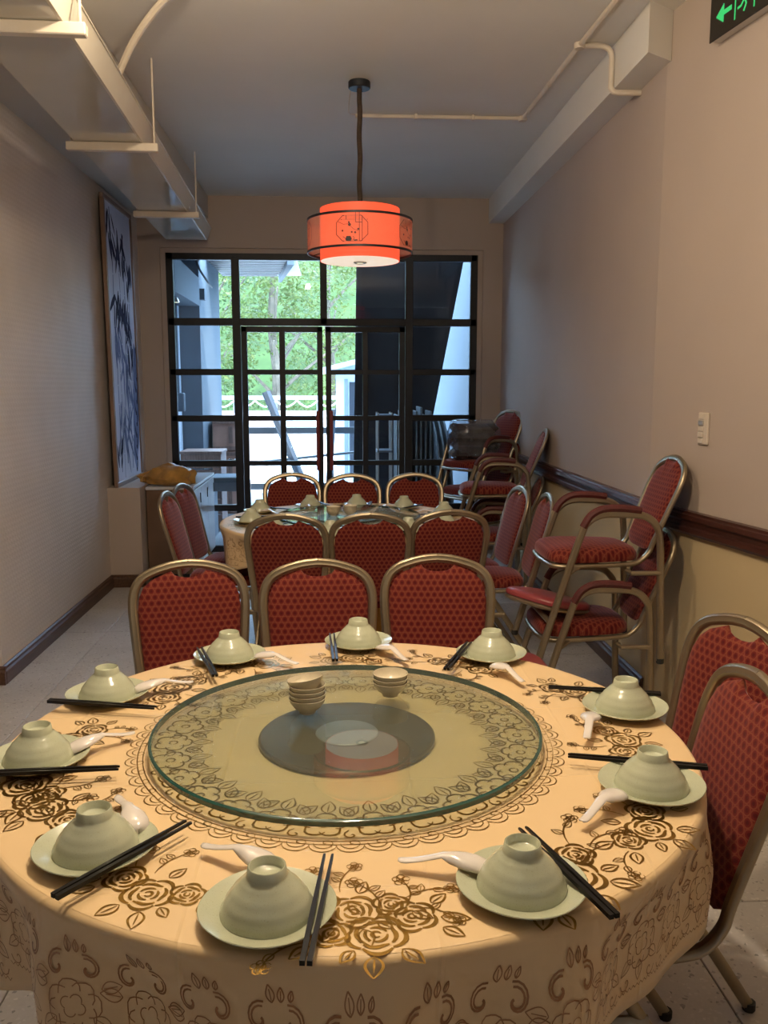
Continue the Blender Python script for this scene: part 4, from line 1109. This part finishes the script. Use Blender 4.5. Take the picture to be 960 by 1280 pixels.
MB().lo((-.14, .8, -.02), (.14, .9, .10)).build('bracket', M['render'], sb)
MB().tube(bez([(.12, .3, .5), (.14, .35, .3), (.2, .6, .16), (.22, .85, .12)], 5), .012, 6).build('cable', M['dkmetal'], sb)
MB().lo((-.2, -.9, .42), (.5, .9, .46)).build('ceiling_panel', M['roofg'], sb)
wl = thing('wall_lamp', 'small lit spotlight under the porch beam', 'lamp', (-1.56, 8.75, 2.33))
MB().lathe([(0, .05), (.02, .05), (.035, .02), (.04, 0), (.036, 0), (0, .02)], 20).build('housing', M['alu'], wl); MB().lathe([(0, .001), (.034, .001), (.034, .004), (0, .004)], 20).build('lens', M['led'], wl)
aw = thing('slatted_awning', 'dark slatted awning with white fascia beyond the porch', 'awning', (-1.02, 11.4, 3.0))
for k in range(9): MB().lo((-.5, -.75 + .17 * k, 0), (.48 - .03 * k, -.62 + .17 * k, .03)).build('slat', M['dark'], aw)
MB().lo((-.50, -.8, .03), (.55, .9, .06)).build('sheet', M['roofg'], aw)
hexa([Vector(p) for p in ((.46, -.85, -.06), (.24, .9, -.06), (.28, .9, -.06), (.54, -.85, -.06), (.46, -.85, .12), (.24, .9, .12), (.28, .9, .12), (.54, -.85, .12))]).build('fascia', M['render'], aw, 0)
# boxes, crate, bench
bxs = []
for k, (z, words) in enumerate(((0.0, 'bottom'), (.38, 'second'), (.76, 'third'))):
    t = thing('carton', 'brown wooden box, %s of the stack outside the window' % words, 'box', (-1.28, 10.6, z), R(3 * k), 'boxes stacked outside')
    MB().box((0, 0, .187), (.42, .4, .372), None, .006).build('body', M['box'], t)
    for z_ in (.03, .34): MB().box((0, -.205, z_), (.42, .012, .04)).build('batten', M['crate'], t)
    MB().box((0, -.205, .187), (.05, .014, .20)).build('handle', M['crate'], t)
ct = thing('wooden_crate', 'dark wooden crate with slats against the pale porch wall', 'crate', (-1.42, 9.35, 0))
for k in range(5): MB().box((0, -.22, .10 + .16 * k), (.42, .02, .145), None, .004).build('slat', M['crate'], ct)
for sx in (-1, 1): MB().box((sx * .2, 0, .41), (.02, .42, .82), None, .004).build('side', M['crate'], ct)
MB().box((0, 0, .83), (.44, .46, .03), None, .004).build('lid', M['crate'], ct)
bn = thing('stone_bench', 'grey arched bench standing on the porch outside', 'bench', (-1.11, 8.80, 0))
MB().box((0, 0, .60), (.30, .42, .05), None, .008).build('top', M['render'], bn)
for sx in (-1, 1):
    MB().lo((sx * .15 - .025, -.18, 0), (sx * .15 + .025, .18, .58), .006).build('leg', M['greywood'], bn)
MB().lo((-.15, -.16, .48), (.15, -.13, .575), .004).build('apron', M['greywood'], bn)
# ladder
ld = thing('step_ladder', 'open aluminium step ladder standing by the porch railing', 'ladder', (-.72, 11.3, 0))
apex = Vector((-.18, 0, 1.45))
for sy in (-1, 1):
    for x0 in (.38, ):
        MB().tube([(x0, sy * .2, 0), (apex.x, sy * .14, apex.z)], .045, 6).build('rail', M['ladder'], ld)
    MB().tube([(.60, sy * .2 + .3, 0), (.68, sy * .14 + .3, 1.22)], .042, 6).build('rail', M['ladder'], ld)
for k in range(5):
    t = (k + 1) / 6; x = .38 + (apex.x - .38) * t
    MB().box((x, 0, 1.45 * t), (.08, .36 - .1 * t, .02)).build('tread', M['ladder'], ld)
# railing
rl = thing('porch_railing', 'grey metal railing along the porch edge', 'railing', (0, 12.4, 0))
for z in (.90, .10): MB().box((-.4, 0, z), (5.0, .05, .09)).build('rail', M['dkrail'], rl)
for k in range(8): MB().box((-2.8 + .68 * k, 0, .45), (.075, .05, .92)).build('post', M['dkrail'], rl)
MB().tube([(-2.6, 0, .30), (1.6, 0, .72)], .02, 6).build('brace', M['dkrail'], rl)
# garland fence
fn_ = thing('garland_fence', 'pale low wall with grey rail and hanging swags beyond the forecourt', 'fence', (0, 19.0, 0))
MB().lo((-6, 0, -.15), (5, .2, 1.0)).build('wall', M['pave'], fn_)
MB().lo((-6, -.02, 1.24), (5, .06, 1.33)).build('rail', M['greywood'], fn_)
for k in range(12): MB().box((-5.8 + .9 * k, .02, 1.14), (.05, .06, .36)).build('post', M['greywood'], fn_)
for k in range(22):
    x0 = -5.8 + .45 * k
    MB().tube([(x0 + .45 * t, -.05, 1.22 - .13 * math.sin(PI * t)) for t in [i / 10 for i in range(11)]], .016, 5).build('swag', M['pave'], fn_)
outd('timber_stack', MB().box((-2.0, 18.75, .41), (1.3, .4, 1.06), None, .02), 'crate', 'brown timber stack in front of the pale low wall', 'timber')
# shed
sh = thing('outbuilding', 'grey-blue outbuilding with dark doorway and sloped roof', 'building', (.85, 15.0, 0))
MB().lo((-.85, 0, -.12), (1.2, 1.6, 1.9)).build('wall', M['roofg'], sh)
MB().lo((-.62, -.02, .0), (-.05, .05, 1.6)).build('doorway', M['dark'], sh)
hexa([Vector(p) for p in ((-1.1, -.2, 1.75), (1.3, -.2, 2.35), (1.3, 1.8, 2.35), (-1.1, 1.8, 1.75), (-1.1, -.2, 1.83), (1.3, -.2, 2.43), (1.3, 1.8, 2.43), (-1.1, 1.8, 1.83))]).build('roof', M['roofg'], sh, 0)
for x in (-.68, 0.0): MB().lo((x - .03, -.04, 0), (x + .03, .02, 1.65)).build('door_frame', M['render'], sh)
# tarpaulin, table tops
tp = MB(); nx, nz = 16, 14
for i in range(nx + 1):
    for j in range(nz + 1):
        u, v = i / nx, j / nz; z = .02 + 3.2 * v
        x0 = .18 + .06 * v; x1 = 1.02 + .46 * max(0, (v - .25) / .75)
        tp.v.append((x0 + (x1 - x0) * u, 9.75 + .03 * math.sin(9 * u) * (1 - .4 * v), z))
for i in range(nx):
    for j in range(nz): a = i * (nz + 1) + j; tp.f.append((a, a + nz + 1, a + nz + 2, a + 1))
o = tp.build('tarpaulin', M['tarp'], None, 60); tag(o, 'black tarpaulin curtain hanging outside the right glazed panels', 'tarpaulin'); md = o.modifiers.new('t', 'SOLIDIFY'); md.thickness = .006
disc = MB().lathe([(0, -.012), (.60, -.012), (.62, -.008), (.62, .008), (.60, .012), (0, .012)], 48).mesh('folded_tabletop', M['ply'])
for k in range(3):
    o = inst('folded_tabletop', disc, None, (1.02 + .055 * k, 9.0, .60), (0, R(86), R(0)))
    tag(o, 'round grey tabletop leaning upright outside, %s in the row' % ('nearest the folded tables', 'middle', 'nearest the pale wall')[k], 'tabletop', 'tabletops leaning outside')
for k in range(8):
    x = .62 + .048 * k
    tag(MB().box((x, 9.0, .62 + .02 * (k % 3)), (.02, .5, 1.22 + .04 * (k % 3)), None, .004).build('folded_table', M['ply']), 'folded grey table panel stored upright before the tarpaulin', 'folded table', 'folded tables outside')
tr_ = thing('wire_trolley', 'narrow metal rack standing beside the folded tables outside', 'rack', (.50, 9.1, 0))
for sx in (-1, 1):
    for sy in (-1, 1): MB().tube([(sx * .07, sy * .15, 0), (sx * .07, sy * .15, 1.25)], .01, 6).build('post', M['alu'], tr_)
for z in (.2, .85, 1.22): MB().box((0, 0, z), (.16, .32, .02)).build('shelf', M['ladder'], tr_)
# trees and bank behind
def bank():
    b = MB(); n = 40
    for i in range(n + 1):
        for j in range(8):
            x = -16 + 30 * i / n; t = j / 7; b.v.append((x, 29 + 5 * t, -.4 + 7.5 * t + .3 * math.sin(x * 1.3 + j)))
    for i in range(n):
        for j in range(7): a = i * 8 + j; b.f.append((a, a + 8, a + 9, a + 1))
    return b
struct(bank().build('leafy_bank', M['hill'], None, 60), 'leafy green bank behind the trees')
rt = random.Random(5)
def tree(x, y, h, r, label, mat, n=5200):
    t = thing('broadleaf_tree', label, 'tree', (x, y, -.12), 0, 'trees beyond the forecourt')
    tk = MB(); tk.tube(bez([(0, 0, 0), (.1, 0, h * .25), (-.05, .05, h * .5), (.05, 0, h * .75)], 4), .16, 7, [1 - .6 * k / 12 for k in range(13)])
    for k in range(7):
        a = rt.uniform(0, 6.28); z0 = h * rt.uniform(.22, .55); l_ = r * rt.uniform(.6, .95)
        tk.tube(bez([(0, 0, z0), (l_ * .4 * math.cos(a), l_ * .4 * math.sin(a), z0 + l_ * .35), (l_ * math.cos(a), l_ * math.sin(a), z0 + l_ * .8)], 4), .06, 6, [1 - .7 * q / 8 for q in range(9)])
    tk.build('trunk', M['bark'], t)
    cl = [(rt.gauss(0, r * .5), rt.gauss(0, r * .45), h * rt.uniform(.12, .95), rt.uniform(.35, .7) * r * .55) for _ in range(34)]
    b = MB()
    for k in range(n):
        c = rt.choice(cl); d = Vector((rt.gauss(0, 1), rt.gauss(0, 1), rt.gauss(0, 1))).normalized() * c[3] * rt.uniform(.5, 1) ** .5
        p = Vector(c[:3]) + d; a = Vector((rt.gauss(0, 1), rt.gauss(0, 1), rt.gauss(0, .6))).normalized(); nn = (Vector((0, -.3, 1)) + Vector((rt.gauss(0, .6), rt.gauss(0, .6), rt.gauss(0, .6)))).normalized()
        s = a.cross(nn).normalized(); L = rt.uniform(.10, .19); W_ = L * .42
        b.add([p - a * L * .5, p + s * W_ * .5, p + a * L * .5, p - s * W_ * .5], [(0, 1, 2, 3)])
    o = b.build('foliage', M[mat], t, 0); o['kind'] = 'stuff'
    return t
for (x, y, h, r, lb, mt) in ((-4.7, 21.6, 6.0, 1.9, 'pale green leafy tree behind the rendered pillar', 'leaf1'), (-1.5, 21.4, 6.2, 2.0, 'yellow green leafy tree framed by the left door leaf', 'leaf1'), (1.5, 21.8, 6.4, 2.0, 'bright green leafy tree beside the outbuilding', 'leaf1'), (-.2, 25.6, 7.4, 2.3, 'taller mid green tree at the back between the others', 'leaf1'), (-3.6, 25.8, 7.2, 2.3, 'mid green tree at the back behind the pale green one', 'leaf2'), (4.6, 24.0, 6.5, 2.2, 'mid green tree behind the outbuilding', 'leaf2')):
    tree(x, y, h, r, lb, mt)
